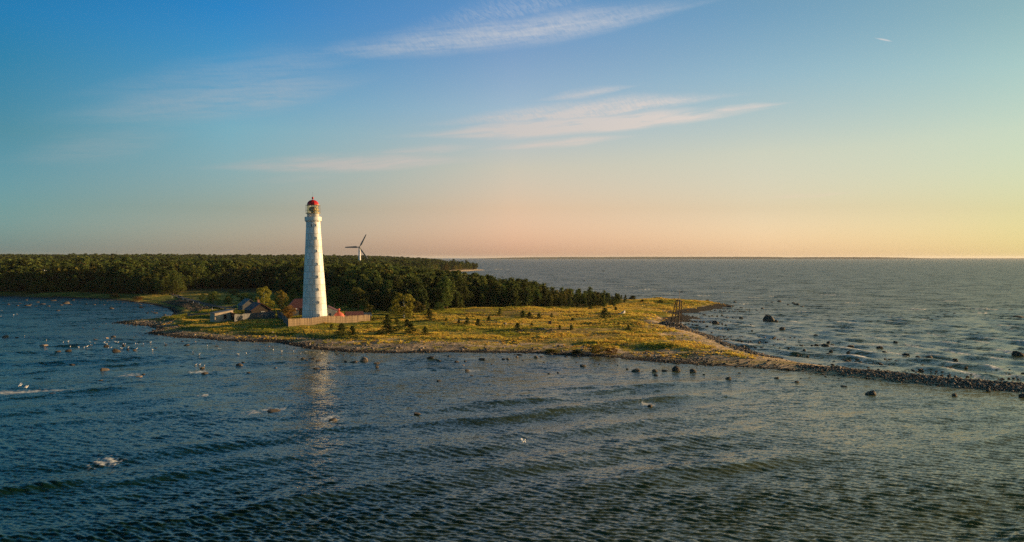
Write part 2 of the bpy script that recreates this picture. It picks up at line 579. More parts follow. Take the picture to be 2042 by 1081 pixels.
M['tyre'] = surface('tyre', (0.02, 0.02, 0.02), 0.9, 0.1, 3)
M['chrome'] = surface('bright_metal', (0.6, 0.6, 0.6), 0.25, 0.1, 3, metallic=0.9)
M['green_box'] = surface('dark_green_box', (0.015, 0.11, 0.085), 0.5, 0.2, 2)
M['lime_box'] = surface('light_green_box', (0.20, 0.50, 0.10), 0.5, 0.15, 2)
M['board_print'] = surface('faded_board', (0.12, 0.08, 0.06), 0.6, 0.3, 3)
M['boat'] = surface('chalky_boat_paint', (0.66, 0.60, 0.52), 0.7, 0.25, 2, 0.3, streak=0.4, second=(0.3, 0.24, 0.18))


def glass(name, tint, rough=0.05):
    m, g, b = new_mat(name)
    b.inputs['Base Color'].default_value = (*tint, 1)
    b.inputs['Roughness'].default_value = rough
    b.inputs['IOR'].default_value = 1.45
    b.inputs['Transmission Weight'].default_value = 0.85
    return m


M['lantern_glass'] = glass('lantern_glass', (0.95, 0.88, 0.62), 0.08)
m_, g_, b_ = new_mat('window_glass')
b_.inputs['Base Color'].default_value = (0.02, 0.025, 0.03, 1)
b_.inputs['Roughness'].default_value = 0.06
M['pane'] = m_


# ------------------------------------------------------------------ ground
def ground_colour(x, y, d):
    """the soil's own cover: wrack line, shingle, sand, green and dry grass, worn path"""
    n1, n2, n3 = fbm(x / 19, y / 11, 61, 4), fbm(x / 4.5, y / 3.0, 67, 4), fbm(x / 60, y / 40, 71, 3)
    green = np.array([0.085, 0.105, 0.020])
    gold = np.array([0.46, 0.31, 0.06])
    tawny = np.array([0.30, 0.19, 0.065])
    moss = np.array([0.16, 0.165, 0.024])
    sand = np.array([0.46, 0.34, 0.22])
    shingle = np.array([0.23, 0.18, 0.135])
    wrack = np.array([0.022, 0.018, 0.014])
    east = smooth(-62, 10, x)
    t = smooth(0.42, 0.57, n1 * 0.6 + n2 * 0.4 + 0.10 * (east - 0.55))
    col = green[None] * (1 - t)[:, None] + gold[None] * t[:, None]
    t2 = smooth(0.46, 0.66, fbm(x / 9, y / 6, 77, 4)) * 0.75
    col = col * (1 - t2)[:, None] + moss[None] * t2[:, None]
    t3 = smooth(0.5, 0.7, n3) * east * 0.7
    col = col * (1 - t3)[:, None] + tawny[None] * t3[:, None]
    # beach: shingle with sand between
    spit = smooth(36, 60, x) * (y < 262)
    bw = (9.0 + 5 * (n1 - 0.5)) * (1 + 0.85 * smooth(-62, -38, x) * smooth(62, 40, x) * (y < 300)) + spit * 10
    bw = np.where((x < -105) & (y > 300), 2.6, bw)
    beach = 1 - smooth(bw - 1.2, bw + 0.8, d)
    tuft = smooth(0.55, 0.66, fbm(x / 5, y / 2.5, 83, 3)) * smooth(2.5, 4, d) * (1 - 0.5 * spit)
    s = smooth(0.40, 0.60, n2)
    bc = shingle[None] * (1 - s)[:, None] + sand[None] * s[:, None]
    sp = (spit * smooth(0.25, 0.5, n1 + 0.15))[:, None]
    bc = bc * (1 - sp) + sand[None] * sp
    bc = bc * (1 - tuft)[:, None] + (0.5 * moss + 0.5 * gold)[None] * tuft[:, None]
    col = col * (1 - beach)[:, None] + bc * beach[:, None]
    # dark weed thrown up along the water line
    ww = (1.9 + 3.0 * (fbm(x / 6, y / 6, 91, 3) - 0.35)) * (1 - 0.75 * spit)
    ww = ww + 5.5 * (x > 44) * (y > 258) * (y < 500)  # dark cover widened up the point's seaward slopes
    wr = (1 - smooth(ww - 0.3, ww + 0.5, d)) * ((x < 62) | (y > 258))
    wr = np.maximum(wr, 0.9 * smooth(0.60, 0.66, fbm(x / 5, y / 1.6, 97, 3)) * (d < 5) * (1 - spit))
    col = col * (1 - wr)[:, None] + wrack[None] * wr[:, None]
    # worn sandy track through the meadow
    pts = [at(820, 631, 3), at(900, 633, 3), at(980, 638, 3), at(1050, 644, 3), at(1120, 649, 3), at(1200, 650, 3)]
    best = np.full(x.shape, 1e9)
    for (ax, ay), (bx, by) in zip(pts[:-1], pts[1:]):
        dx, dy = bx - ax, by - ay
        tt = np.clip(((x - ax) * dx + (y - ay) * dy) / (dx * dx + dy * dy), 0, 1)
        best = np.minimum(best, np.hypot(x - ax - tt * dx, y - ay - tt * dy))
    pa = (1 - smooth(0.9, 2.0, best + 1.2 * (n2 - 0.5))) * 0.85
    col = col * (1 - pa)[:, None] + np.array([0.42, 0.33, 0.22])[None] * pa[:, None]
    # far forest floor and far beaches
    ff = smooth(470, 520, y) * smooth(14, 30, d)
    col = col * (1 - ff)[:, None] + np.array([0.05, 0.055, 0.02])[None] * ff[:, None]
    fb = smooth(900, 1000, y) * (1 - smooth(40, 60, d))
    col = col * (1 - fb)[:, None] + np.array([0.55, 0.42, 0.28])[None] * fb[:, None]
    return col


def ground_material():
    m, g, b = new_mat('ground_cover')
    at_ = g.n('ShaderNodeVertexColor', layer_name='cover')
    tc = g.n('ShaderNodeTexCoord')
    n = g.noise(tc.outputs['Object'], 1.7, 5, 0.65)
    n2 = g.noise(tc.outputs['Object'], 0.35, 4, 0.6)
    hs = g.n('ShaderNodeHueSaturation')
    g.set(hs.inputs['Color'], at_.outputs[0])
    g.set(hs.inputs['Value'], g.m('MULTIPLY', g.mr(n, 0.25, 0.75, 0.55, 1.45), g.mr(n2, 0.3, 0.7, 0.75, 1.2)))
    g.set(b.inputs['Base Color'], hs.outputs[0])
    b.inputs['Roughness'].default_value = 0.95
    b.inputs['Specular IOR Level'].default_value = 0.1
    bp = g.n('ShaderNodeBump')
    bp.inputs['Strength'].default_value = 1.0
    bp.inputs['Distance'].default_value = 0.55
    g.set(bp.inputs['Height'], g.noise(tc.outputs['Object'], 0.9, 6, 0.7))
    g.set(b.inputs['Normal'], bp.outputs[0])
    return m


M['ground'] = ground_material()


def terrain(name, xs, ys, keep):
    X, Y = np.meshgrid(xs, ys)
    d = sdf(X, Y)
    Z = height(X, Y, d)
    nx, ny = len(xs), len(ys)
    idx = np.arange(nx * ny).reshape(ny, nx)
    F = np.stack([idx[:-1, :-1], idx[:-1, 1:], idx[1:, 1:], idx[1:, :-1]], -1).reshape(-1, 4)
    k = keep(X, Y, d)
    kq = (k[:-1, :-1] | k[:-1, 1:] | k[1:, 1:] | k[1:, :-1]).ravel()
    F = F[kq]
    used = np.unique(F)
    re = np.full(nx * ny, -1)
    re[used] = np.arange(len(used))
    V = np.stack([X.ravel(), Y.ravel(), Z.ravel()], -1)[used]
    me = mesh_np(name, V, re[F], [M['ground']], True)
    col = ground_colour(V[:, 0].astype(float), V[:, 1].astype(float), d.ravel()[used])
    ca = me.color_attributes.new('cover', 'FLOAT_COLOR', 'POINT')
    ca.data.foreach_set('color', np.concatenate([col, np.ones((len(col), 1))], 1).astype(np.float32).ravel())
    o = link(name, me)
    o['kind'] = 'structure'
    return o


XN0, XN1, YN1 = -300, 330, 620
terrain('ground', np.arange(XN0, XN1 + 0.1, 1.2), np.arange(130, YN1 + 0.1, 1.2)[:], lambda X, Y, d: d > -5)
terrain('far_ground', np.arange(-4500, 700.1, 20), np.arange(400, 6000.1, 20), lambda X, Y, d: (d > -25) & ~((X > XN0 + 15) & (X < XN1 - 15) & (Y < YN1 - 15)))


# ------------------------------------------------------------------ water
def north_mask(x, y):
    """1 on the open, windy side of the point"""
    px = [40, 51, 65, 80, 94, 130, 400]
    py = [246, 214, 188, 168, 149, 128, 60]
    m = smooth(-6, 10, y - np.interp(x, px, py)) * smooth(28, 60, x + np.clip(y - 300, 0, 900) * 0.35)
    return m


def build_water():
    rows = [-120, -60, -10, 20, 35, 45]
    d = 50.0
    while d < 60000:
        rows.append(d)
        d += max(0.17, min(0.60 * d * d / (CAM_Z * 803), d * 0.05))
    rows = np.array(rows)
    t = np.linspace(-1, 1, 1250)
    t = (0.70 * t + 0.35 * t ** 5)
    Y = np.repeat(rows[:, None], len(t), 1)
    X = t[None] * np.maximum(Y, 60)
    sp = np.maximum(np.gradient(rows)[:, None] * np.ones_like(X), np.abs(np.gradient(X, axis=1)) * 0.8)
    x, y = X.ravel(), Y.ravel()
    spv = sp.ravel()
    dl = sdf(x[:], y[:])
    north = north_mask(x, y)
    bay = smooth(-55, -110, x) * smooth(200, 260, y)
    lee = smooth(0, 45, -dl)          # calmer close under the shore
    h = np.zeros_like(x)
    foam = np.zeros_like(x)
    # swell running in on the near side, bent a little by the shoal
    bend = 0.0016 * (x + 10) ** 2 * 0.35
    grp = 0.05 + 1.7 * smooth(0.3, 0.75, fbm((x + 0.5 * y) / 34, (y - 0.5 * x) / 22, 3, 4))
    sw = np.zeros_like(x)
    for wl, ang, am, ph in ((13.5, 27, 0.095, 0.4), (11.2, 33, 0.055, 2.0), (17.5, 21, 0.06, 4.2), (5.2, 14, 0.018, 1.0), (4.1, 35, 0.016, 2.6)):
        k = 2 * math.pi / wl
        nx, ny = -math.sin(R(ang)), math.cos(R(ang))
        w = 2.2 * (fbm(x / 26, y / 26, int(wl), 3) - 0.5)
        sw += am * np.sin(k * (nx * x + ny * y + bend) + ph + w * 2) * np.clip((wl / spv - 2) / 2, 0, 1)
    sw = np.where(sw > 0, sw * (1 + 3.0 * sw), sw)
    h += sw * grp * (1 - north) * (1 - 0.75 * bay) * (0.25 + 0.75 * lee)
    # rollers on the open side
    nsw = np.zeros_like(x)
    for wl, ang, am, ph in ((9.0, -76, 0.15, 0.2), (12.5, -62, 0.17, 1.4), (7.0, -88, 0.09, 3.0), (8.0, -20, 0.11, 5.0), (15, -35, 0.15, 2.2)):
        k = 2 * math.pi / wl
        nx, ny = -math.sin(R(ang)), math.cos(R(ang))
        w = 2.4 * (fbm(x / 35, y / 35, 50 + int(wl), 2) - 0.5)
        nsw += am * np.sin(k * (nx * x + ny * y) + ph + w * 3) * np.clip((wl / spv - 2) / 2, 0, 1)
    ngr = 0.5 + fbm(x / 45, y / 45, 8, 3)
    h += nsw * north * ngr
    # wind waves
    sm = np.zeros_like(x)
    r2 = np.random.default_rng(5)
    for i in range(60):
        wl = 0.34 * (6.0 ** (r2.random() ** 1.5))
        ang = r2.normal(-24, 18)
        am = wl * 0.0078 * (1.15 if wl < 1.1 else 0.7)
        k = 2 * math.pi / wl
        nx, ny = -math.sin(R(ang)), math.cos(R(ang))
        sm += am * np.sin(k * (nx * x + ny * y) + r2.random() * 6.283) * np.clip((wl / spv - 1.8) / 1.6, 0, 1)
    gust = 0.15 + 1.7 * fbm(x / 24, y / 13, 15, 4) ** 1.4
    sm = sm + 3.0 * sm * np.abs(sm)
    h += sm * gust * (1 + 0.5 * north) * (1 - 0.35 * bay)
    # foam: breaking crests of the rollers, swash along the beaches
    brk = fbm(x / 16, y / 10, 19, 3)
    f1 = smooth(0.30, 0.44, nsw * ngr) * smooth(0.50, 0.60, brk) * north * smooth(900, 500, y)
    sw_ = smooth(-2.6, -0.6, dl) * (dl < 0.3) * smooth(0.50, 0.62, fbm(x / 4.0, y / 2.0, 23, 3))
    f3 = np.zeros_like(x)
    for px, py, rx, ry, a in FOAM:
        cx, cy = at(px, py)
        n_ = fbm(x / (0.10 * rx + 0.22), y / (0.14 * ry + 0.22), int(px), 4)
        u = ((x - cx) / rx) ** 2 + ((y - cy - (x - cx) * a) / ry) ** 2
        f3 = np.maximum(f3, (u < 5) * smooth(0.52, 0.68, n_ + (0.22 if cy > 150 else 0.32) * np.exp(-u) - 0.30 * (1 - np.exp(-u))) * (0.85 if cy > 320 else 0.75))
    for px, py, L in ROLL:
        cx, cy = at(px, py)
        bx = x - cx - (cy - y) * 0.10 + 0.9 * (fbm(x / 6, y / 6, int(px) + 3, 2) - 0.5)
        n_ = fbm(x / 0.5, y / 0.9, int(px), 4)
        u = np.where(bx < 0, (bx / 1.9) ** 2, (bx / 0.45) ** 2) + ((y - cy) / L) ** 2
        f3 = np.maximum(f3, (u < 5) * smooth(0.50, 0.66, n_ + 0.38 * np.exp(-u) - 0.30 * (1 - np.exp(-u))))
    foam = np.clip(np.maximum(np.maximum(f1, sw_ * 0.55 * (0.3 + 0.7 * north)), f3), 0, 1)
    h += 0.06 * foam * fbm(x / 0.6, y / 0.6, 29, 2)
    Vv = np.stack([x, y, h], -1)
    ny_, nx_ = X.shape
    idx = np.arange(nx_ * ny_).reshape(ny_, nx_)
    F = np.stack([idx[:-1, :-1], idx[:-1, 1:], idx[1:, 1:], idx[1:, :-1]], -1).reshape(-1, 4)
    md = dl.reshape(ny_, nx_)
    inl = (md[:-1, :-1] > 9) & (md[:-1, 1:] > 9) & (md[1:, 1:] > 9) & (md[1:, :-1] > 9)
    F = F[~inl.ravel()]
    used = np.unique(F)
    re = np.full(nx_ * ny_, -1)
    re[used] = np.arange(len(used))
    me = mesh_np('sea', Vv[used], re[F], [], True)
    a = me.attributes.new('foam', 'FLOAT', 'POINT')
    a.data.foreach_set('value', foam[used].astype(np.float32))
    sh = smooth(-26, -1, dl) * (1 - bay)
    a = me.attributes.new('shallow', 'FLOAT', 'POINT')
    a.data.foreach_set('value', np.clip(np.maximum(0.6 * sh, 0.55 * north) + 0.80 * smooth(-40, 60, x) * smooth(190, 120, y), 0, 1)[used].astype(np.float32))
    m, g, b = new_mat('sea_water')
    fo = g.n('ShaderNodeAttribute', attribute_name='foam').outputs['Fac']
    sha = g.n('ShaderNodeAttribute', attribute_name='shallow').outputs['Fac']
    tc = g.n('ShaderNodeTexCoord')
    P = tc.outputs['Object']
    deep = g.mix(sha, (0.005, 0.020, 0.008), (0.10, 0.098, 0.020))
    fn = g.noise(P, 2.2, 5, 0.7)
    fm = g.m('MULTIPLY', fo, g.mr(fn, 0.30, 0.55), clamp=True)
    # scattered whitecaps far out
    mp = g.n('ShaderNodeMapping')
    mp.inputs['Scale'].default_value = (0.05, 0.028, 1)
    mp.inputs['Rotation'].default_value = (0, 0, 0.12)
    g.set(mp.inputs[0], P)
    far = g.noise(mp.outputs[0], 1.0, 6, 0.62)
    sp_ = g.n('ShaderNodeSeparateXYZ')
    g.set(sp_.inputs[0], P)
    farm = g.m('MULTIPLY', g.mr(sp_.outputs[1], 330, 480), g.mr(far, 0.685, 0.715))
    fm = g.m('MAXIMUM', fm, g.m('MULTIPLY', farm, 0.75), clamp=True)
    g.set(b.inputs['Base Color'], g.mix(fm, deep, (0.72, 0.72, 0.70)))
    g.set(b.inputs['Roughness'], g.mix(fm, g.mr(sp_.outputs[1], 90, 420, 0.12, 0.33), 0.8))
    b.inputs['IOR'].default_value = 1.333
    b.inputs['Specular IOR Level'].default_value = 0.36
    # wavelets too small for the mesh tilt the surface
    mp2 = g.n('ShaderNodeMapping')
    mp2.inputs['Scale'].default_value = (0.55, 1.0, 1)
    mp2.inputs['Rotation'].default_value = (0, 0, R(10))
    g.set(mp2.inputs[0], P)
    ge = g.n('ShaderNodeNewGeometry')
    tot = ge.outputs['Normal']
    for scale, det, near, farv in ((0.11, 4, 0.0, 1.5), (0.9, 3, 0.15, 2.0), (4.5, 2, 0.7, 1.2)):
        nz = g.n('ShaderNodeTexNoise')
        g.set(nz.inputs['Vector'], mp2.outputs[0])
        nz.inputs['Scale'].default_value = scale
        nz.inputs['Detail'].default_value = det
        v1 = g.n('ShaderNodeVectorMath', operation='SUBTRACT')
        g.set(v1.inputs[0], nz.outputs['Color'])
        v1.inputs[1].default_value = (0.5, 0.5, 0.5)
        v2 = g.n('ShaderNodeVectorMath', operation='MULTIPLY')
        g.set(v2.inputs[0], v1.outputs[0])
        v2.inputs[1].default_value = (0.7, 1.0, 0.0)
        v3 = g.n('ShaderNodeVectorMath', operation='SCALE')
        g.set(v3.inputs[0], v2.outputs[0])
        g.set(v3.inputs['Scale'], g.mr(sp_.outputs[1], 70, 330, near, farv))
        v4 = g.n('ShaderNodeVectorMath', operation='ADD')
        g.set(v4.inputs[0], tot)
        g.set(v4.inputs[1], v3.outputs[0])
        tot = v4.outputs[0]
    v5 = g.n('ShaderNodeVectorMath', operation='NORMALIZE')
    g.set(v5.inputs[0], tot)
    g.set(b.inputs['Normal'], v5.outputs[0])
    me.materials.append(m)
    o = link('sea', me)
    o['kind'] = 'structure'


FOAM = [(212, 920, 1.6, 2.2, 0.2), (505, 822, 1.8, 2.0, 0.2), (540, 818, 2.2, 2.2, 0.2), (55, 781, 9, 2.0, 0.22), (10, 783, 5, 2.0, 0.2), (258, 748, 2.2, 3, 0.2),
        (395, 742, 3, 3, 0.1), (655, 833, 1.7, 2.0, 0.2), (408, 790, 1.0, 1.5, 0.2), (938, 739, 2.6, 2.4, 0.0), (660, 838, 1.6, 1.5, 0.2),
        (1290, 806, 1.2, 1.2, 0), (1957, 624, 3, 6, 0), (1850, 637, 4, 6, 0), (1835, 617, 8, 8, 0), (1960, 616, 8, 8, 0),
        (1660, 588, 7, 10, 0), (1290, 577, 8, 9, 0), (1255, 572, 7, 9, 0), (1330, 586, 6, 7, 0), (1400, 590, 7, 7, 0), (1440, 583, 5, 8, 0),
        (1500, 594, 7, 6, 0), (1540, 591, 5, 6, 0), (1000, 537, 30, 40, 0), (975, 548, 16, 22, 0), (1030, 540, 18, 30, 0), (1700, 604, 5, 6, 0), (1760, 598, 5, 6, 0), (1600, 622, 4, 6, 0), (1480, 606, 4, 5, 0), (1890, 600, 6, 7, 0)]
ROLL = [(1645, 660, 5), (1745, 673, 5), (1920, 703, 9), (1965, 712, 8), (1660, 690, 6), (1710, 697, 7), (1760, 690, 5), (1850, 706, 5), (1885, 735, 5), (1930, 745, 6), (1590, 642, 5), (2010, 700, 6), (2025, 750, 3), (1615, 676, 5),
        (1790, 705, 5), (1560, 676, 5), (1700, 655, 5), (1830, 690, 6), (1990, 735, 4), (1500, 650, 4), (1440, 655, 3), (1950, 680, 6), (1870, 668, 5)]
build_water()


# ------------------------------------------------------------------ far coast on the horizon
def far_coast():
    xs = np.linspace(-900, 10400, 900)
    n = fbm(xs / 700, xs * 0, 5, 4) + 0.25 * fbm(xs / 60, xs * 0, 6, 3)
    env = smooth(-900, 300, xs) * (1 - 0.75 * smooth(6200, 7400, xs))
    top = 3 + env * (21 + 20 * n)
    y = 13800 + 300 * np.sin(xs / 1500)
    rows = [(0, -1.0), (60, 1.0), (90, 0.75), (300, 0.92), (700, 1.0), (1600, 0.85)]
    V, F = [], []
    for k, (dy, f) in enumerate(rows):
        z = np.full_like(xs, -2.0) if f < 0 else top * f + 1.2 * np.array([rnd.random() for _ in xs])
        V.append(np.stack([xs, y + dy, z], -1))
    V = np.concatenate(V)
    nx = len(xs)
    for k in range(len(rows) - 1):
        a = np.arange(nx - 1) + k * nx
        F.append(np.stack([a, a + 1, a + 1 + nx, a + nx], -1))
    m = surface('wooded_coast', (0.055, 0.06, 0.03), 0.95, 0.4, 0.01, 0.0)
    o = link('far_coast', mesh_np('far_coast', V, np.concatenate(F), [m], False))
    o['kind'] = 'structure'


far_coast()


# ------------------------------------------------------------------ haze
def haze():
    b = MB().box((0, 22000, 39), (90000, 46000, 86))
    o = b.build('haze')
    m = bpy.data.materials.new('sea_haze')
    m.use_nodes = True
    t = m.node_tree
    t.nodes.remove(t.nodes['Principled BSDF'])
    v = t.nodes.new('ShaderNodeVolumePrincipled')
    v.inputs['Color'].default_value = (0.92, 0.93, 0.96, 1)
    v.inputs['Density'].default_value = 1.8e-5
    v.inputs['Anisotropy'].default_value = 0.2
    t.links.new(v.outputs[0], t.nodes['Material Output'].inputs['Volume'])
    o.data.materials.append(m)
    o['kind'] = 'stuff'
    tag(o, 'thin even sea haze over the water and woods', 'haze')


haze()


# ------------------------------------------------------------------ trees
def cards(cen, size, tilt, r):
    """leaf-sized quads at the given centres; tilt 0 = lying flat, 1 = any way"""
    n = len(cen)
    nrm = r.normal(size=(n, 3)) * tilt
    nrm[:, 2] += 1.0
    nrm /= np.linalg.norm(nrm, axis=1)[:, None]
    a = r.normal(size=(n, 3))
    u = np.cross(nrm, a)
    u /= np.linalg.norm(u, axis=1)[:, None]
    v = np.cross(nrm, u)
    s = size * r.uniform(0.6, 1.35, n)
    u, v = u * s[:, None], v * (s * r.uniform(0.35, 0.7, n))[:, None]
    V = np.stack([cen - u, cen - v * 0.9, cen + u, cen + v], 1).reshape(-1, 3)
    F = np.arange(4 * n).reshape(n, 4)
    return V, F


def trunk_mb(H, r0, r, lean=0.02, limbs=6, lo=0.35, hi=0.9, spread=0.16):
    b = MB()
    pts = [Vector((0, 0, -0.25))]
    dx, dy = r.normal(0, lean), r.normal(0, lean)
    for i in range(1, 7):
        t = i / 6
        pts.append(Vector((dx * H * t * t + r.normal(0, 0.05), dy * H * t * t + r.normal(0, 0.05), H * t)))
    for i in range(6):
        b.bar(pts[i], pts[i + 1], r0 * (1 - i / 6) + 0.02, r0 * (1 - (i + 1) / 6) + 0.02, 6)
    for i in range(limbs):
        t = r.uniform(lo, hi)
        k = min(5, int(t * 6))
        p = pts[k].lerp(pts[k + 1], t * 6 - k)
        a = r.uniform(0, 6.283)
        L = H * spread * r.uniform(0.7, 1.3)
        b.bar(p, p + Vector((math.cos(a) * L, math.sin(a) * L, L * 0.45)), r0 * 0.35 * (1.1 - t), 0.02, 4)
    return b, pts


def pine_pair(seed, H=12.0, dens=1.0, wide=0.22, base=0.30, csize=0.30, peak=0.45):
    """a Scots pine: bare lower stem, tiers of needle pads making an uneven crown"""
    r = np.random.default_rng(seed)
    tb, pts = trunk_mb(H, H * 0.014, r, limbs=9, lo=base, hi=0.92, spread=0.17)
    cen = []
    nb = int(46 * dens)
    for i in range(nb):
        t = base + (1 - base) * (i + r.random()) / nb
        q = (t - base) / (1 - base)
        prof = (math.sin(math.pi * min(1, (q + 0.12)) ** 0.75) * 0.8 + 0.22) * (1 - 0.25 * q)
        L = H * wide * prof * r.uniform(0.55, 1.25)
        a = r.uniform(0, 6.283)
        k = min(5, int(t * 6))
        p = pts[k].lerp(pts[k + 1], t * 6 - k)
        npad = 3 if L > 1 else 2
        for j in range(npad):
            f = (j + 1) / npad
            c = np.array([p.x + math.cos(a) * L * f, p.y + math.sin(a) * L * f, p.z + L * 0.30 * f])
            m = int(15 * dens)
            s = 0.26 + 0.34 * f * H / 12
            cen.append(c + r.normal(size=(m, 3)) * np.array([s, s, s * 0.45]))
    top = pts[-1]
    cen.append(np.array([top.x, top.y, top.z - 0.3]) + r.normal(size=(26, 3)) * np.array([0.35, 0.35, 0.45]))
    V, F = cards(np.concatenate(cen), csize, 0.75, r)
    return tb.mesh('trunk', M['bark']), (V, F)


def young_pair(seed, H=4.0, wide=0.36):
    """a young pine, green to the ground, with ragged upswept whorls"""
    r = np.random.default_rng(seed)
    tb, pts = trunk_mb(H, H * 0.02, r, limbs=4, lo=0.2, hi=0.8, spread=0.12)
    cen = []
    for w in range(9):
        t = 0.06 + 0.88 * w / 8
        L = H * wide * (1 - t) ** 0.8 + 0.12
        for b in range(9):
            a = r.uniform(0, 6.283)
            l_ = L * r.uniform(0.6, 1.2)
            for f in (0.35, 0.7, 1.0):
                c = np.array([math.cos(a) * l_ * f, math.sin(a) * l_ * f, H * t + l_ * 0.35 * f])
                cen.append(c + r.normal(size=(6, 3)) * 0.10 * H / 4)
    V, F = cards(np.concatenate(cen), 0.19 * H / 4, 0.9, r)
    return tb.mesh('trunk', M['bark']), (V, F)


def broad_pair(seed, H=9.0, W=6.0, base=0.15, lobes=13, csize=0.26, bark='bark', n=190, droop=0.0):
    """a broadleaf: lobes of leaves of many sizes round a forked stem, with gaps between"""
    r = np.random.default_rng(seed)
    tb, pts = trunk_mb(H * 0.85, H * 0.016 + 0.03, r, limbs=8, lo=0.25, hi=0.85, spread=0.24)
    cen = []
    for i in range(lobes):
        q = (i + 0.5) / lobes
        z = H * (base + (1 - base) * q * 0.92)
        ring = math.sin(math.pi * (0.15 + 0.80 * q)) ** 0.7
        a = i * 2.4 + r.uniform(-0.5, 0.5)
        rr = W * 0.5 * ring * r.uniform(0.30, 1.0)
        s = W * 0.5 * r.uniform(0.22, 0.52) * (1.1 - 0.35 * q)
        c = np.array([math.cos(a) * rr, math.sin(a) * rr, z])
        d = r.normal(size=(n, 3))
        d /= np.linalg.norm(d, axis=1)[:, None]
        d *= (0.55 + 0.45 * r.random(n) ** 0.4)[:, None] * s
        d[:, 2] *= 0.85
        p = c + d
        p[:, 2] -= droop * np.maximum(0, np.hypot(p[:, 0], p[:, 1]) - W * 0.25)
        cen.append(p[p[:, 2] > 0.1])
    V, F = cards(np.concatenate(cen), csize, 1.4, r)
    return tb.mesh('trunk', M[bark]), (V, F)


def crown_mesh(VF, mat):
    return mesh_np('crown', VF[0], VF[1], [M[mat]])


PINES = []
for i in range(7):
    t_, c_ = pine_pair(100 + i, 12, 1.0, [0.20, 0.24, 0.22, 0.26, 0.19, 0.23, 0.21][i], [0.34, 0.26, 0.16, 0.30, 0.42, 0.12, 0.22][i])
    PINES.append((t_, crown_mesh(c_, 'pine')))
YOUNG = []
for i in range(5):
    t_, c_ = young_pair(200 + i, 4, [0.34, 0.42, 0.30, 0.46, 0.38][i])
    YOUNG.append((t_, crown_mesh(c_, 'young')))
BROAD = {}
for nm, mat, bk in (('olive', 'olive', 'bark'), ('gold', 'gold', 'birchbark'), ('rust', 'rust', 'bark'), ('dark', 'pine', 'bark')):
    BROAD[nm] = []
    for i in range(3):
        t_, c_ = broad_pair(300 + i + 10 * len(nm), 9, 7, [0.12, 0.2, 0.16][i], 15, bark=bk)
        BROAD[nm].append((t_, crown_mesh(c_, mat)))


def plant(name, pair, loc, hs, ws, label, cat='tree', group=None, rotz=None, lean=0.0):
    o = thing(name, label, cat, loc, rnd.uniform(0, 6.28) if rotz is None else rotz, group)
    o.scale = (ws, ws, hs)
    link('trunk', pair[0], o)
    link('crown', pair[1], o)
    return o


# --- the forest outline, front edge from the left of the picture to the point
FOREST_PX = [(-700, 574), (-300, 576), (0, 579), (150, 581), (290, 584), (345, 587), (372, 579), (392, 576), (440, 574), (530, 576), (575, 588), (645, 598), (690, 604), (745, 610),
             (760, 619), (830, 621), (900, 617), (960, 613), (1040, 612), (1100, 611), (1180, 610), (1225, 608), (1247, 602), (1250, 596)]
FOREST = np.array([at(px, py, 3.0) for px, py in FOREST_PX] + [at(1200, 585, 2), at(1100, 572, 2), (60.0, 800.0), (0.0, 1100.0), (400.0, 6000.0), (-9000.0, 6000.0), (-9000.0, 560.0)])


def in_poly(P, x, y):
    ins = np.zeros(x.shape, bool)
    n = len(P)
    for i in range(n):
        (ax, ay), (bx, by) = P[i], P[(i + 1) % n]
        if ay != by:
            ins ^= ((ay > y) != (by > y)) & (x < (bx - ax) * (y - ay) / (by - ay) + ax)
    return ins


def edge_dist(P, x, y, m):
    best = np.full(x.shape, 1e18)
    for i in range(m):
        (ax, ay), (bx, by) = P[i], P[i + 1]
        dx, dy = bx - ax, by - ay
        t = np.clip(((x - ax) * dx + (y - ay) * dy) / (dx * dx + dy * dy), 0, 1)
        best = np.minimum(best, (x - ax - t * dx) ** 2 + (y - ay - t * dy) ** 2)
    return np.sqrt(best)


def jitter_grid(x0, x1, y0, y1, s, seed):
    r = np.random.default_rng(seed)
    xs, ys = np.meshgrid(np.arange(x0, x1, s), np.arange(y0, y1, s * 0.9))
    xs = xs + (np.arange(xs.shape[0]) % 2)[:, None] * s * 0.5
    x = (xs + r.uniform(-0.42, 0.42, xs.shape) * s).ravel()
    y = (ys + r.uniform(-0.42, 0.42, ys.shape) * s).ravel()
    return x, y


def forest_points():
    bands = [(-260, 140, 300, 620, 4.4), (-520, -260, 460, 620, 5.2), (-760, 160, 620, 1000, 6.2), (-1300, 100, 1000, 1700, 8.5), (-2000, 60, 1700, 2700, 13), (-1200, 200, 2700, 5600, 26)]
    out = []
    for k, (x0, x1, y0, y1, s) in enumerate(bands):
        x, y = jitter_grid(x0, x1, y0, y1, s, 900 + k)
        ok = in_poly(FOREST, x, y) & (x > -0.80 * y)
        x, y = x[ok], y[ok]
        d = sdf(x, y)
        ok = d > np.where(y > 900, 14, 9)
        # glades
        gl = fbm(x / 38, y / 38, 131, 2)
        ok &= ~((gl > 0.74) & (y < 700))
        ok &= ~((np.hypot(x - TURB[0], y - TURB[1]) < 18))
        out.append(np.stack([x[ok], y[ok], np.full(ok.sum(), s), d[ok]], -1))
    return np.concatenate(out)


TURB = at_depth(717, 493, 1000)
FP = forest_points()
fx, fy, fs, fd = FP.T
fz = height(fx, fy, fd)
fpx = CX + fx / fy * FPX
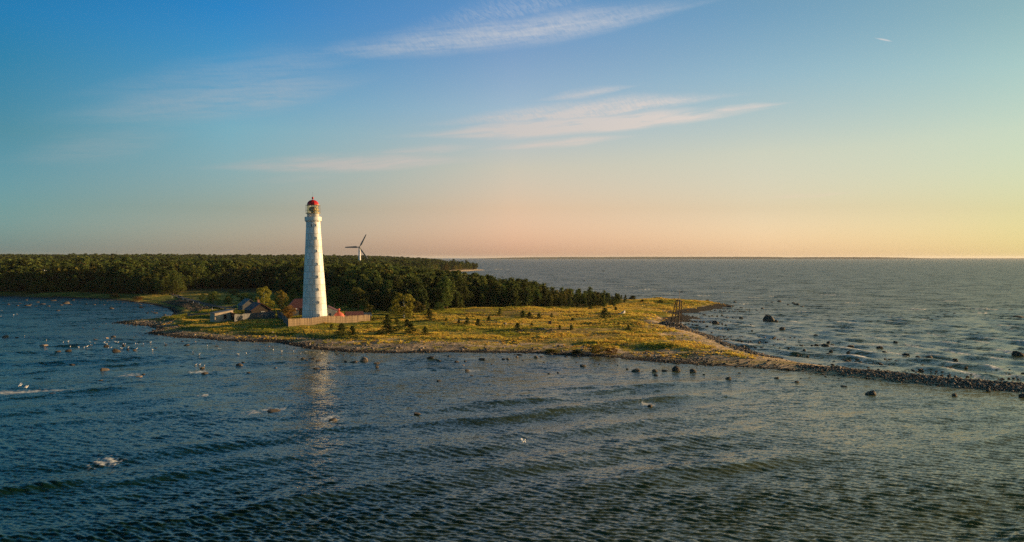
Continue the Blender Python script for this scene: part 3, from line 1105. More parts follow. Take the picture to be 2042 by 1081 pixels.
# tree height across the wood: low windswept pines on the point, tall timber inland
hbase = np.interp(fpx, [-200, 300, 560, 760, 900, 1000, 1100, 1180, 1250], [14.0, 14.0, 13.0, 12.8, 12.3, 10.6, 8.4, 7.4, 5.6])
hbase = np.where(fy > 520, np.maximum(hbase, np.minimum(13.0, hbase + (fy - 520) * 0.03)), hbase)
fe = edge_dist(FOREST, fx, fy, len(FOREST_PX) - 1)
fh = hbase * (0.55 + 0.72 * rng.random(len(fx)) ** 1.2 + 0.85 * (fbm(fx / 24, fy / 24, 141, 3) - 0.5)) * (0.62 + 0.38 * smooth(0, 16, fe)) * np.where(fs > 8, 1.05, 1.0) * np.where(fy > 1200, 0.80 + 0.20 * smooth(20, 120, fd), 1.0)
# the wood falls towards the outer shore: canopy line as surveyed from the photograph
line = np.interp(fpx, [770, 850, 900, 950, 1000, 1050, 1100, 1180, 1250], [524, 537, 541, 546, 552, 555, 565, 573, 586])
cap = CAM_Z - (line - 514) / FPX * fy - fz
fh = np.where((fpx > 770) & (fy < 1050), np.minimum(fh, np.maximum(cap, 2.6) * rng.uniform(0.74, 1.03, len(fx))), fh)
near = np.argsort(np.where((fe < 34) & (fy < 640) & (fx > -0.66 * fy), fe + 0.05 * fy, 1e9))
NIND = 262
PINE_ITEMS = []
sel = set(near[:NIND].tolist())
for i in near[:NIND]:
    i = int(i)
    px = fpx[i]
    small = fh[i] < 5.2 or (fe[i] < 8 and rnd.random() < 0.35) or rnd.random() < 0.10
    if px < 372:
        lab, grp = 'tall dark pine in the shaded front of the wood behind the left bay', 'pines behind the left bay'
    elif px < 640:
        lab, grp = 'dark pine at the back of the shaded field left of the lighthouse', 'pines behind the shaded field'
    elif px < 860:
        lab, grp = 'pine in the dark wood between the lighthouse and the meadow', 'pines between lighthouse and meadow'
    elif px < 1060:
        lab, grp = 'tall pine at the front of the wood behind the golden meadow', 'tall pines behind the golden meadow'
    else:
        lab, grp = 'low windswept pine at the seaward end of the wood', 'low pines at the seaward end'
    z = fz[i] - 0.1
    if small:
        k = rnd.randrange(5)
        o = plant('pine_tree', YOUNG[k], (fx[i], fy[i], z), min(fh[i], 8.5) / 4, min(fh[i], 8.5) / 4 * 0.85, lab, 'tree', grp)
    else:
        k = rnd.randrange(7)
        s = fh[i] / 12
        o = plant('pine_tree', PINES[k], (fx[i], fy[i], z), s, s * rnd.uniform(1.0, 1.35), lab, 'tree', grp)
    PINE_ITEMS.append((o, px, 514 + (CAM_Z - z) / fy[i] * FPX))


def scatter(name, label, cat, pts, scl, idx, meshes, rot=None, stretch=None):
    """one object that instances many small things on its points"""
    coll = bpy.data.collections.new(name + '_kinds')
    for k, me in enumerate(meshes):
        o = bpy.data.objects.new('%s_kind_%02d' % (name, k), me)
        coll.objects.link(o)
    me = bpy.data.meshes.new(name)
    me.vertices.add(len(pts))
    me.vertices.foreach_set('co', np.asarray(pts, np.float32).ravel())
    r = np.random.default_rng(len(pts))
    rz = np.stack([np.zeros(len(pts)), np.zeros(len(pts)), r.uniform(0, 6.283, len(pts))], -1) if rot is None else rot
    sc3 = np.asarray(scl, np.float32)
    if sc3.ndim == 1:
        sc3 = np.stack([sc3] * 3, -1)
    for nm, dt, typ, key in (('scl', sc3, 'FLOAT_VECTOR', 'vector'), ('rot', rz, 'FLOAT_VECTOR', 'vector')):
        a = me.attributes.new(nm, typ, 'POINT')
        a.data.foreach_set(key, np.asarray(dt, np.float32).ravel())
    a = me.attributes.new('idx', 'INT', 'POINT')
    a.data.foreach_set('value', np.asarray(idx, np.int32))
    o = link(name, me)
    ng = bpy.data.node_groups.new(name + '_scatter', 'GeometryNodeTree')
    ng.interface.new_socket('Geometry', in_out='INPUT', socket_type='NodeSocketGeometry')
    ng.interface.new_socket('Geometry', in_out='OUTPUT', socket_type='NodeSocketGeometry')
    N, Lk = ng.nodes, ng.links
    gi, go = N.new('NodeGroupInput'), N.new('NodeGroupOutput')
    ci = N.new('GeometryNodeCollectionInfo')
    ci.inputs['Collection'].default_value = coll
    ci.inputs['Separate Children'].default_value = True
    ci.inputs['Reset Children'].default_value = True
    ip = N.new('GeometryNodeInstanceOnPoints')
    ip.inputs['Pick Instance'].default_value = True

    def na(nm, dt):
        x = N.new('GeometryNodeInputNamedAttribute')
        x.data_type = dt
        x.inputs[0].default_value = nm
        return x.outputs[0]
    Lk.new(gi.outputs[0], ip.inputs['Points'])
    Lk.new(ci.outputs[0], ip.inputs['Instance'])
    Lk.new(na('idx', 'INT'), ip.inputs['Instance Index'])
    e2r = N.new('FunctionNodeEulerToRotation')
    Lk.new(na('rot', 'FLOAT_VECTOR'), e2r.inputs[0])
    Lk.new(e2r.outputs[0], ip.inputs['Rotation'])
    Lk.new(na('scl', 'FLOAT_VECTOR'), ip.inputs['Scale'])
    Lk.new(ip.outputs[0], go.inputs[0])
    md = o.modifiers.new('scatter', 'NODES')
    md.node_group = ng
    tag(o, label, cat, None, 'stuff')
    return o


def join_pair(pair_t, VF, mat, name):
    tv = np.array([v.co[:] for v in pair_t.vertices])
    tf = [list(p.vertices) for p in pair_t.polygons]
    me = bpy.data.meshes.new(name)
    nv = len(tv)
    me.from_pydata(np.concatenate([tv, VF[0]]).tolist(), [], tf + (VF[1] + nv).tolist())
    me.materials.append(M['bark'])
    me.materials.append(M[mat])
    me.polygons.foreach_set('material_index', np.array([0] * len(tf) + [1] * len(VF[1]), np.int32))
    me.update()
    return me


FARK = []
for i in range(5):
    t_, c_ = pine_pair(400 + i, 12, 0.62, [0.22, 0.26, 0.24, 0.20, 0.28][i], [0.30, 0.22, 0.14, 0.26, 0.34][i], csize=0.46)
    FARK.append(join_pair(t_, c_, 'pine', 'forest_pine_%d' % i))
t_, c_ = broad_pair(450, 11, 7, 0.2, 12, csize=0.42, n=70)
SP = young_pair(460, 12, 0.20)
FARK.append(join_pair(t_, c_, 'olive', 'forest_broadleaf'))
FARK.append(join_pair(SP[0], SP[1], 'young', 'forest_spruce'))
rest = np.array([i for i in range(len(fx)) if i not in sel])
wd = np.interp(fs[rest], [4, 8, 13, 26], [1.25, 1.45, 1.9, 3.2])
sc_ = fh[rest] / 12
patch = fbm(fx[rest] / 60, fy[rest] / 60, 171, 3)
kid = np.where((rng.random(len(rest)) < 0.08 + 0.34 * smooth(0.50, 0.68, patch)), 5, np.where(rng.random(len(rest)) < 0.16, 6, rng.integers(0, 5, len(rest))))
scatter('forest', 'dense dark pine forest covering the land behind the lighthouse to the skyline', 'forest',
        np.stack([fx[rest], fy[rest], fz[rest] - 0.2], -1), np.stack([sc_ * wd, sc_ * wd, sc_], -1), kid, FARK)


# --- single trees and bushes one can tell apart
def px_size(px, py, hpx):
    p = ground(px, py)
    return p, hpx * p.y / FPX


SINGLE = [  # kind, px, py of the foot, height px, width px, name, label
    ('gold', 526, 625, 57, 38, 'birch_tree', 'yellow birch with a white trunk beside the dark wooden house'),
    ('gold', 561, 620, 44, 32, 'birch_tree', 'golden bushy tree between the birch and the red roofed house'),
    ('rust', 574, 636, 28, 36, 'rowan_bush', 'orange rusty bush behind the corner of the plank fence'),
    ('olive', 640, 606, 42, 34, 'willow_tree', 'olive tree touching the right side of the lighthouse shaft'),
    ('olive', 668, 612, 44, 36, 'willow_tree', 'olive tree above the small cream cottage'),
    ('olive', 715, 618, 46, 60, 'willow_tree', 'broad round olive willow behind the end of the plank fence'),
    ('olive', 750, 618, 42, 28, 'willow_tree', 'slender olive tree right of the broad round willow'),
    ('olive', 690, 612, 34, 34, 'willow_tree', 'olive bush between the cream cottage and the broad willow'),
    ('olive', 735, 624, 20, 26, 'willow_bush', 'low olive bush at the foot of the broad willow'),
    ('olive', 770, 622, 34, 30, 'willow_tree', 'olive tree at the wood edge left of the larch'),
    ('dark', 785, 628, 22, 24, 'willow_bush', 'dark green bush close behind the larch'),
    ('olive', 832, 624, 26, 30, 'willow_bush', 'olive bush at the wood edge right of the larch'),
    ('dark', 876, 622, 20, 26, 'willow_bush', 'dark green bush at the wood edge beside the sandy track'),
    ('olive', 605, 600, 34, 26, 'willow_tree', 'olive tree half hidden behind the left side of the tower'),
    ('dark', 760, 668, 12, 26, 'juniper_bush', 'low juniper bush near the beach below the larch'),
    ('dark', 795, 660, 13, 24, 'juniper_bush', 'low juniper bush in the middle of the young pines below the larch'),
    ('gold', 806, 634, 53, 56, 'larch_tree', 'large yellow brown larch standing alone at the meadow edge'),
    ('dark', 404, 600, 16, 14, 'juniper_bush', 'small round dark bush by the road in the shaded field'),
    ('dark', 425, 605, 25, 30, 'juniper_bush', 'wide dark bush by the road in the shaded field'),
    ('olive', 455, 606, 18, 22, 'juniper_bush', 'brownish bush behind the green boxes'),
    ('dark', 488, 607, 24, 30, 'juniper_bush', 'dark round bush behind the dark wooden house'),
    ('dark', 466, 588, 13, 26, 'juniper_bush', 'low dark bush far back in the shaded field'),
    ('olive', 584, 604, 30, 26, 'willow_tree', 'green shrub between the golden tree and the lighthouse'),
    ('rust', 1190, 704, 18, 44, 'beach_shrub', 'large golden brown beach shrub at the waterline'),
    ('rust', 1218, 706, 14, 30, 'beach_shrub', 'smaller golden brown beach shrub at the right of the large one'),
    ('olive', 1150, 705, 9, 34, 'beach_shrub', 'low yellow green beach shrub left of the golden one'),
    ('olive', 1100, 703, 8, 40, 'beach_shrub', 'leftmost low green shrub on the beach before the water'),
    ('rust', 228, 594, 9, 22, 'reed_clump', 'tawny reed clump on the far shore of the left bay'),
    ('rust', 275, 599, 8, 24, 'reed_clump', 'tawny reed clump nearer the road on the left bay shore'),
]
for kind, px, py, hp, wp, nm, lab in SINGLE:
    p, h = px_size(px, py, hp)
    w = wp * p.y / FPX
    plant(nm, BROAD[kind][rnd.randrange(3)], p - Vector((0, 0, 0.1)), h / 9.3, w / 7.4, lab, 'bush' if 'bush' in nm or 'shrub' in nm else ('reeds' if 'reed' in nm else 'tree'))
YP = [(773, 646, 20, 20, 'left of the larch foot'), (792, 648, 14, 14, 'at the larch foot, left one'), (812, 652, 16, 18, 'right before the larch foot'), (774, 664, 20, 32, 'below the larch to its left'), (820, 664, 20, 26, 'below the larch to its right'),
      (848, 668, 18, 15, 'near the beach below the larch'), (856, 640, 26, 20, 'at the wood edge right of the larch'), (915, 646, 9, 9, 'left of the trio on the meadow'), (932, 648, 16, 15, 'in the middle of the meadow trio'),
      (953, 651, 16, 15, 'at the right of the meadow trio'), (975, 641, 12, 10, 'beside the sandy track'), (682, 671, 28, 30, 'below the plank fence, the larger of two'), (703, 669, 20, 20, 'below the plank fence, the smaller of two'),
      (661, 658, 13, 10, 'close under the plank fence'), (733, 657, 7, 8, 'tiny, right below the fence end'), (1043, 634, 16, 16, 'left of a pair by the wood edge'), (1056, 635, 13, 16, 'right of a pair by the wood edge'),
      (1075, 636, 12, 11, 'third in the row by the wood edge'), (1100, 634, 10, 9, 'last in the row by the wood edge'), (1032, 658, 15, 16, 'beside the low stone ring'), (1060, 652, 9, 10, 'small, above the low stone ring'),
      (1116, 657, 10, 9, 'right below the sign board'), (1139, 658, 11, 10, 'second right of the sign board'), (1206, 635, 22, 25, 'large and dark, left of the old boat'), (1228, 621, 9, 9, 'between wood and old boat'),
      (1142, 640, 7, 9, 'small, behind the sign board'), (1253, 656, 9, 10, 'on the bank left of the beacon'), (1262, 598, 10, 20, 'at the outer shore by the wood end'), (1281, 603, 6, 14, 'low on the grassy point, left one'),
      (1317, 603, 6, 16, 'low on the grassy point, right one'), (745, 640, 9, 8, 'at the right end of the plank fence'), (890, 640, 8, 8, 'at the wood edge behind the meadow trio'), (1178, 618, 10, 10, 'in the sunlit grass before the wood'), (997, 628, 14, 13, 'before the wood beside a glade')]
for i, (px, py, hp, wp, where) in enumerate(YP):
    p, h = px_size(px, py, hp)
    k = i % 5
    w = wp * p.y / FPX / 2
    plant('young_pine', YOUNG[k], p - Vector((0, 0, 0.05)), h / 4.2, w / (4 * [0.34, 0.42, 0.30, 0.46, 0.38][k] * 0.95), 'young pine ' + where, 'tree', 'young pines on the meadow')


# --- grass
def tuft_mesh(seed, mat, n=22, h=0.30, w=0.05, spread=0.45):
    r = np.random.default_rng(seed)
    V, F = [], []
    for i in range(n):
        a, q = r.uniform(0, 6.283), r.uniform(0, spread)
        x, y = math.cos(a) * q, math.sin(a) * q
        b = r.uniform(0, 6.283)
        lx, ly = r.normal(0, 0.16), r.normal(0, 0.16)
        hh = h * r.uniform(0.6, 1.2)
        ux, uy = math.cos(b) * w, math.sin(b) * w
        o = len(V)
        V += [(x - ux, y - uy, -0.05), (x + ux, y + uy, -0.05), (x + lx + ux * 0.5, y + ly + uy * 0.5, hh), (x + lx - ux * 0.5, y + ly - uy * 0.5, hh)]
        F.append((o, o + 1, o + 2, o + 3))
    return mesh_np('tuft', V, F, [M[mat]])


M['dry_grass'] = foliage('dry_grass', (0.52, 0.345, 0.06), (0.58, 0.39, 0.08), (0.42, 0.31, 0.05), 0.4)
M['green_grass'] = foliage('green_grass', (0.22, 0.215, 0.026), (0.30, 0.265, 0.034), (0.36, 0.28, 0.04), 0.4)
TUFTS = [tuft_mesh(1, 'dry_grass'), tuft_mesh(2, 'dry_grass'), tuft_mesh(3, 'green_grass'), tuft_mesh(4, 'green_grass')]
gx, gy = jitter_grid(-130, 110, 185, 480, 0.68, 77)
gd = sdf(gx, gy)
gn = fbm(gx / 8, gy / 5, 61, 4)
ok = (gd > 3) & ~(in_poly(FOREST, gx, gy) & (edge_dist(FOREST, gx, gy, len(FOREST_PX) - 1) > 8))
keep = rng.random(len(gx)) < np.clip(np.interp(gd / (1 + 0.85 * smooth(-62, -38, gx) * smooth(62, 40, gx)), [3, 7, 11], [0.06, 0.22, 1.0]) * smooth(0.30, 0.54, gn), 0, 1)
keep &= ~((gx > 40) & (gd < 9) & (rng.random(len(gx)) < 0.8))
ok &= keep
gx, gy, gd, gn = gx[ok], gy[ok], gd[ok], gn[ok]
gzv = height(gx, gy, gd)
dry = smooth(0.43, 0.57, fbm(gx / 19, gy / 11, 61, 4) * 0.6 + gn * 0.4 + 0.10 * (smooth(-62, 10, gx) - 0.55)) > rng.random(len(gx))
gi_ = np.where(dry, rng.integers(0, 2, len(gx)), rng.integers(2, 4, len(gx)))
gs_ = rng.uniform(0.5, 1.15, len(gx)) * (0.75 + 0.6 * smooth(0.45, 0.7, gn))
scatter('meadow_grass', 'golden and green tufted grass covering the meadow and the bank', 'grass', np.stack([gx, gy, gzv], -1), gs_, gi_, TUFTS)


# ------------------------------------------------------------------ boulders and stones
def rock_mesh(seed, sub=2, mat='rock', flat=0.7):
    r = np.random.default_rng(seed)
    bm = bmesh.new()
    bmesh.ops.create_icosphere(bm, subdivisions=sub, radius=1.0)
    cut = [(Vector(r.normal(size=3)).normalized(), r.uniform(0.55, 0.9)) for _ in range(9)]
    off = r.uniform(0, 50, 3)
    for v in bm.verts:
        n = v.co.normalized()
        k = 1 + 0.22 * (float(fbm(np.array([n.x * 1.6 + off[0] + n.z]), np.array([n.y * 1.6 + off[1] - n.z]), seed, 3)[0]) - 0.5) * 2
        p = n * k
        for c, d in cut:
            e = p.dot(c) - d
            if e > 0:
                p = p - c * e * 0.85
        v.co = Vector((p.x, p.y * 0.85, p.z * flat))
    me = bpy.data.meshes.new('rock')
    bm.to_mesh(me)
    bm.free()
    me.materials.append(M[mat])
    return me


ROCKS = [rock_mesh(500 + i, 2, 'rock', [0.8, 0.6, 0.95, 0.5, 0.7, 0.85][i]) for i in range(6)]
PALE = [rock_mesh(520 + i, 2, 'pale_rock', [0.7, 0.55, 0.9][i]) for i in range(3)]
ROCK_AT = []


def rock(px, py, wpx, label, group=None, pale=False, flat=1.0, sink=0.30, name='boulder', land=False):
    p = ground(px, py) if land else Vector((*at(px, py), 0.0))
    r = wpx * p.y / FPX / 2
    me = rnd.choice(PALE if pale else ROCKS)
    o = link(name, me, None, (p.x, p.y + r * 0.3, p.z + r * flat * (0.32 - sink)), (rnd.uniform(-0.2, 0.2), rnd.uniform(-0.2, 0.2), rnd.uniform(0, 6.28)), (r, r * rnd.uniform(0.75, 1.1), r * flat * 0.85))
    tag(o, label, 'boulder', group)
    ROCK_AT.append((p.x, p.y, r, p.z + r * flat * 0.6))
    return o


NAMED = [  # px, py, width, flat, pale, label
    (86, 691, 18, 1.2, True, 'big round pale boulder alone in the left bay'),
    (1349, 740, 24, 1.25, False, 'largest boulder of the row standing off the sandy beach'),
    (1269, 741, 21, 1.1, False, 'rounded boulder at the left end of the row off the sandy beach'),
    (1306, 742, 16, 0.9, False, 'flat topped boulder in the middle of the row off the sandy beach'),
    (1383, 742, 17, 1.0, False, 'boulder at the right end of the row off the sandy beach'),
    (1328, 741, 20, 0.4, False, 'low rock just left of the largest boulder of the row'),
    (1308, 749, 14, 0.5, False, 'low rock in front of the row off the sandy beach'),
    (1738, 787, 30, 0.9, False, 'large dark boulder alone in front of the stony spit'),
    (1534, 640, 26, 1.0, False, 'biggest boulder out on the rough side beyond the beacon'),
    (1548, 641, 10, 0.8, False, 'small rock touching the biggest boulder beyond the beacon'),
    (1560, 657, 14, 0.9, False, 'dark boulder below the biggest one on the rough side'),
    (1427, 646, 16, 1.0, False, 'rounded boulder in the water right of the beacon'),
    (1453, 758, 16, 0.9, False, 'boulder in the shallows below the sandy beach'),
    (1549, 755, 14, 0.8, False, 'boulder in the shallows at the root of the spit'),
    (1163, 731, 16, 1.1, False, 'single boulder off the beach shrubs'),
    (724, 721, 22, 1.1, True, 'pale blocky boulder in the shallows below the larch'),
    (704, 723, 22, 0.6, False, 'low dark rock left of the pale blocky boulder'),
    (752, 726, 19, 0.7, False, 'low dark rock right of the pale blocky boulder'),
    (858, 717, 19, 1.0, False, 'peaked boulder off the middle of the beach'),
    (961, 717, 17, 0.9, False, 'domed dark boulder off the middle of the beach'),
    (663, 839, 22, 0.55, False, 'wave washed rock in the open near water with foam on it'),
    (545, 822, 34, 0.30, False, 'long low awash rock in the near water at left'),
    (831, 825, 22, 0.35, False, 'long low rock in the near water right of the foaming one'),
    (1297, 810, 16, 0.5, False, 'small rock alone in the near water at right'),
    (875, 760, 13, 0.5, False, 'small low rock between beach and open near water'),
    (2032, 710, 26, 0.9, False, 'dark boulder in the surf at the right edge of the picture'),
    (2032, 633, 20, 0.7, False, 'far dark boulder at the right edge of the picture'),
    (2040, 792, 15, 1.2, False, 'boulder at the right edge below the spit'),
    (1905, 790, 15, 0.9, False, 'boulder just below the spit near its right end'),
    (1855, 715, 17, 1.0, False, 'rounded boulder in the breakers above the spit'),
    (1481, 693, 12, 1.1, False, 'square boulder at the edge of the stony bank'),
]
for px, py, w, fl, pale, lab in NAMED:
    rock(px, py, w, lab, None, pale, fl * (1.2 if px > 1200 else 1.0))
for px, py, w, lab in ((1007, 649, 11, 'pale boulder standing in the golden meadow'), (1570, 737, 12, 'dark boulder lying on the sand of the spit'), (1237, 650, 6, 'small stone on the grass bank below the old boat')):
    rock(px, py, w, lab, None, px == 1007, 1.3 if px == 1007 else 0.8, 0.1, 'boulder', True)

LEFT = [(115, 702, 14), (135, 701, 16), (150, 698, 11), (160, 699, 13), (173, 698, 18), (10, 673, 17), (33, 674, 8), (225, 672, 11), (222, 676, 8), (213, 675, 8), (190, 678, 12), (211, 691, 13), (230, 701, 18), (246, 690, 10),
        (285, 691, 10), (310, 694, 8), (371, 689, 13), (363, 681, 9), (432, 691, 8), (536, 691, 9), (143, 729, 15), (165, 731, 16), (206, 739, 26), (200, 759, 10), (276, 752, 16), (104, 786, 18), (285, 747, 8), (338, 720, 8),
        (477, 729, 17), (485, 723, 9), (549, 735, 10), (408, 746, 16), (402, 734, 14), (495, 744, 10), (408, 790, 11), (331, 689, 8), (268, 699, 9), (254, 697, 8)]
# ------------------------------------------------------------------ labels: what singles one out among its likes
MARKS = {'the lighthouse': (625, 560), 'the broad willow': (715, 600), 'the slender olive tree': (752, 600), 'the meadow trio of young pines': (933, 640), 'the sandy track': (880, 632), 'the young pine pair': (1050, 628), 'the large dark young pine': (1206, 625), 'the larch': (806, 612), 'the information board': (1096, 645), 'the old boat': (1243, 625), 'the beacon': (1350, 615), 'the stone ring': (1066, 661), 'the pale shed': (437, 630),
         'the birch': (525, 600), 'the parked car': (357, 594), 'the big round boulder': (86, 691), 'the left headland tip': (235, 643), 'the boulder row': (1330, 740), 'the large lone boulder': (1738, 787), 'the biggest outer boulder': (1534, 640),
         'the peaked boulder': (858, 717), 'the golden beach shrub': (1190, 704), 'the surf boulder at the edge': (2032, 710), 'the pale blocky boulder': (724, 721), 'the fence end': (738, 640), 'the grassy point tip': (1460, 611), 'the wind turbine': (717, 500),
         'the foaming rock': (663, 839), 'the long awash rock': (545, 822), 'the breaker boulder': (1855, 715), 'the domed boulder': (961, 717), 'the left picture edge': (10, 640), 'the tawny reeds': (250, 596), 'the wood end': (1250, 600), 'the spit root boulder': (1549, 755)}
ORD = ['leftmost', 'second', 'third', 'fourth', 'fifth', 'sixth', 'seventh', 'eighth', 'ninth', 'tenth', 'eleventh', 'twelfth', 'thirteenth', 'fourteenth', 'fifteenth', 'sixteenth', 'seventeenth', 'eighteenth', 'nineteenth', 'twentieth', 'twenty-first', 'twenty-second', 'twenty-third', 'twenty-fourth', 'twenty-fifth', 'twenty-sixth', 'twenty-seventh', 'twenty-eighth', 'twenty-ninth', 'thirtieth']


def single_out(items, what, only=None):
    """items: (object, px, py); names each by the nearest landmark, the side it is on and its turn from the left"""
    cells = {}
    for o, px, py in items:
        nm = min((k for k in MARKS if only is None or k in only), key=lambda k: (MARKS[k][0] - px) ** 2 + 4 * (MARKS[k][1] - py) ** 2)
        dx, dy = px - MARKS[nm][0], py - MARKS[nm][1]
        side = ('right of' if dx > 0 else 'left of') if abs(dx) > 1.6 * abs(dy) else ('behind' if dy < 0 else 'in front of')
        cells.setdefault((nm, side), []).append((px, o))
    for (nm, side), l in cells.items():
        l.sort(key=lambda q: q[0])
        for i, (px, o) in enumerate(l):
            n = len(l)
            o['label'] = ('the only %s %s %s' % (what, side, nm)) if n == 1 else ('%s%s %s %s %s' % (ORD[i], '' if i == 0 else ' from the left', what, side, nm) if i < 30 else '%s %s %s' % (what, side, nm))


ROCK_GROUPS = {}
for px, py, w in LEFT:
    o = rock(px, py, w, 'dark rock scattered in the water of the near left side', 'rocks of the near left water', rnd.random() < 0.08, rnd.uniform(0.5, 0.9))
    ROCK_GROUPS.setdefault('dark rock', []).append((o, px, py))
BAY = [(50, 599, 12), (16, 608, 10), (33, 610, 9), (53, 610, 15), (60, 608, 9), (83, 607, 14), (105, 600, 13), (130, 606, 17), (132, 603, 11), (115, 620, 9), (96, 611, 8), (74, 603, 9), (171, 607, 8), (187, 608, 7), (207, 608, 7), (222, 616, 13), (280, 614, 11),
       (293, 625, 7), (310, 625, 10), (305, 623, 7), (328, 629, 8), (100, 597, 9), (145, 599, 8), (270, 650, 6), (330, 611, 9), (280, 608, 8), (70, 611, 7), (40, 606, 7), (122, 609, 9), (140, 608, 8)]
for px, py, w in BAY:
    o = rock(px, py, w, 'rock among many in the shallow bay below the left wood', 'rocks of the shallow left bay', rnd.random() < 0.10, rnd.uniform(0.45, 0.8))
    ROCK_GROUPS.setdefault('bay rock', []).append((o, px, py))
MIDW = [(875, 720, 13), (910, 722, 11), (928, 721, 10), (924, 729, 10), (931, 740, 12), (941, 750, 9), (1003, 717, 12), (1013, 717, 10), (1035, 708, 16), (1031, 712, 8), (1068, 713, 12), (1080, 712, 10), (1129, 712, 9), (689, 722, 9),
        (751, 732, 10), (756, 742, 12), (631, 736, 15), (622, 716, 16), (634, 720, 15), (610, 719, 8), (594, 712, 7), (604, 716, 12), (672, 707, 8), (760, 722, 7), (655, 724, 8), (1095, 745, 8), (1113, 744, 7), (1251, 736, 9), (1281, 742, 9), (1475, 744, 8), (980, 727, 7), (1150, 723, 6), (1195, 727, 7), (1232, 729, 6), (1043, 719, 6), (895, 711, 8), (838, 716, 7), (700, 710, 7)]
for px, py, w in MIDW:
    o = rock(px, py, w, 'small rock in the shallows along the middle of the beach', 'rocks along the middle beach', rnd.random() < 0.12, rnd.uniform(0.45, 0.9))
    ROCK_GROUPS.setdefault('shallows rock', []).append((o, px, py))
EAST = [(1627, 670, 13), (1653, 684, 11), (1648, 691, 19), (1605, 699, 9), (1590, 690, 9), (1598, 690, 10), (1620, 690, 8), (1629, 689, 11), (1658, 701, 12), (1652, 709, 15), (1663, 709, 9), (1689, 721, 14), (1681, 717, 9), (1710, 717, 13), (1732, 717, 8),
        (1697, 691, 15), (1756, 694, 15), (1764, 703, 11), (1692, 703, 9), (1700, 708, 8), (1808, 709, 17), (1831, 715, 16), (1841, 729, 9), (1892, 733, 13), (1868, 735, 11), (1756, 726, 11), (1906, 718, 12), (1786, 683, 10), (1683, 771, 16), (1590, 762, 12), (1972, 781, 11), (1660, 688, 9)]
for px, py, w in EAST:
    o = rock(px, py, w, 'dark rock in the choppy water beside the stony spit', 'rocks beside the spit', False, rnd.uniform(0.6, 1.0))
    ROCK_GROUPS.setdefault('choppy water rock', []).append((o, px, py))
FARR = [(2016, 618, 9), (1903, 625, 8), (1858, 639, 11), (1572, 608, 9), (1590, 608, 15), (1600, 612, 12), (1612, 617, 9), (1555, 602, 10), (1540, 603, 7), (1583, 605, 9), (1390, 649, 9), (1388, 659, 13), (1396, 655, 8), (1450, 634, 11), (1410, 600, 9), (1466, 603, 9), (1479, 614, 10),
        (1521, 616, 10), (1478, 635, 10), (1455, 612, 11), (1462, 611, 8), (1440, 629, 7), (1415, 632, 9), (1405, 628, 8), (1425, 627, 7), (1410, 651, 7), (1420, 664, 8), (1433, 672, 8), (1358, 583, 8), (1165, 560, 7), (1003, 553, 8), (972, 549, 7), (1204, 541, 6), (1440, 640, 7), (1500, 660, 8), (1520, 651, 7)]
for px, py, w in FARR:
    o = rock(px, py, w, 'far dark rock in the rough water off the point', 'rocks off the point', False, rnd.uniform(0.55, 0.9))
    ROCK_GROUPS.setdefault('far dark rock', []).append((o, px, py))

for what, items in ROCK_GROUPS.items():
    single_out(items, what, [k for k in MARKS if 'boulder' in k or 'rock' in k or k in ('the left headland tip', 'the left picture edge', 'the grassy point tip', 'the beacon', 'the golden beach shrub', 'the tawny reeds', 'the pale shed')])
single_out(PINE_ITEMS, 'pine', ['the lighthouse', 'the larch', 'the information board', 'the old boat', 'the pale shed', 'the birch', 'the parked car', 'the wood end', 'the left picture edge', 'the tawny reeds', 'the fence end', 'the stone ring', 'the broad willow', 'the slender olive tree', 'the meadow trio of young pines', 'the sandy track', 'the young pine pair', 'the large dark young pine'])

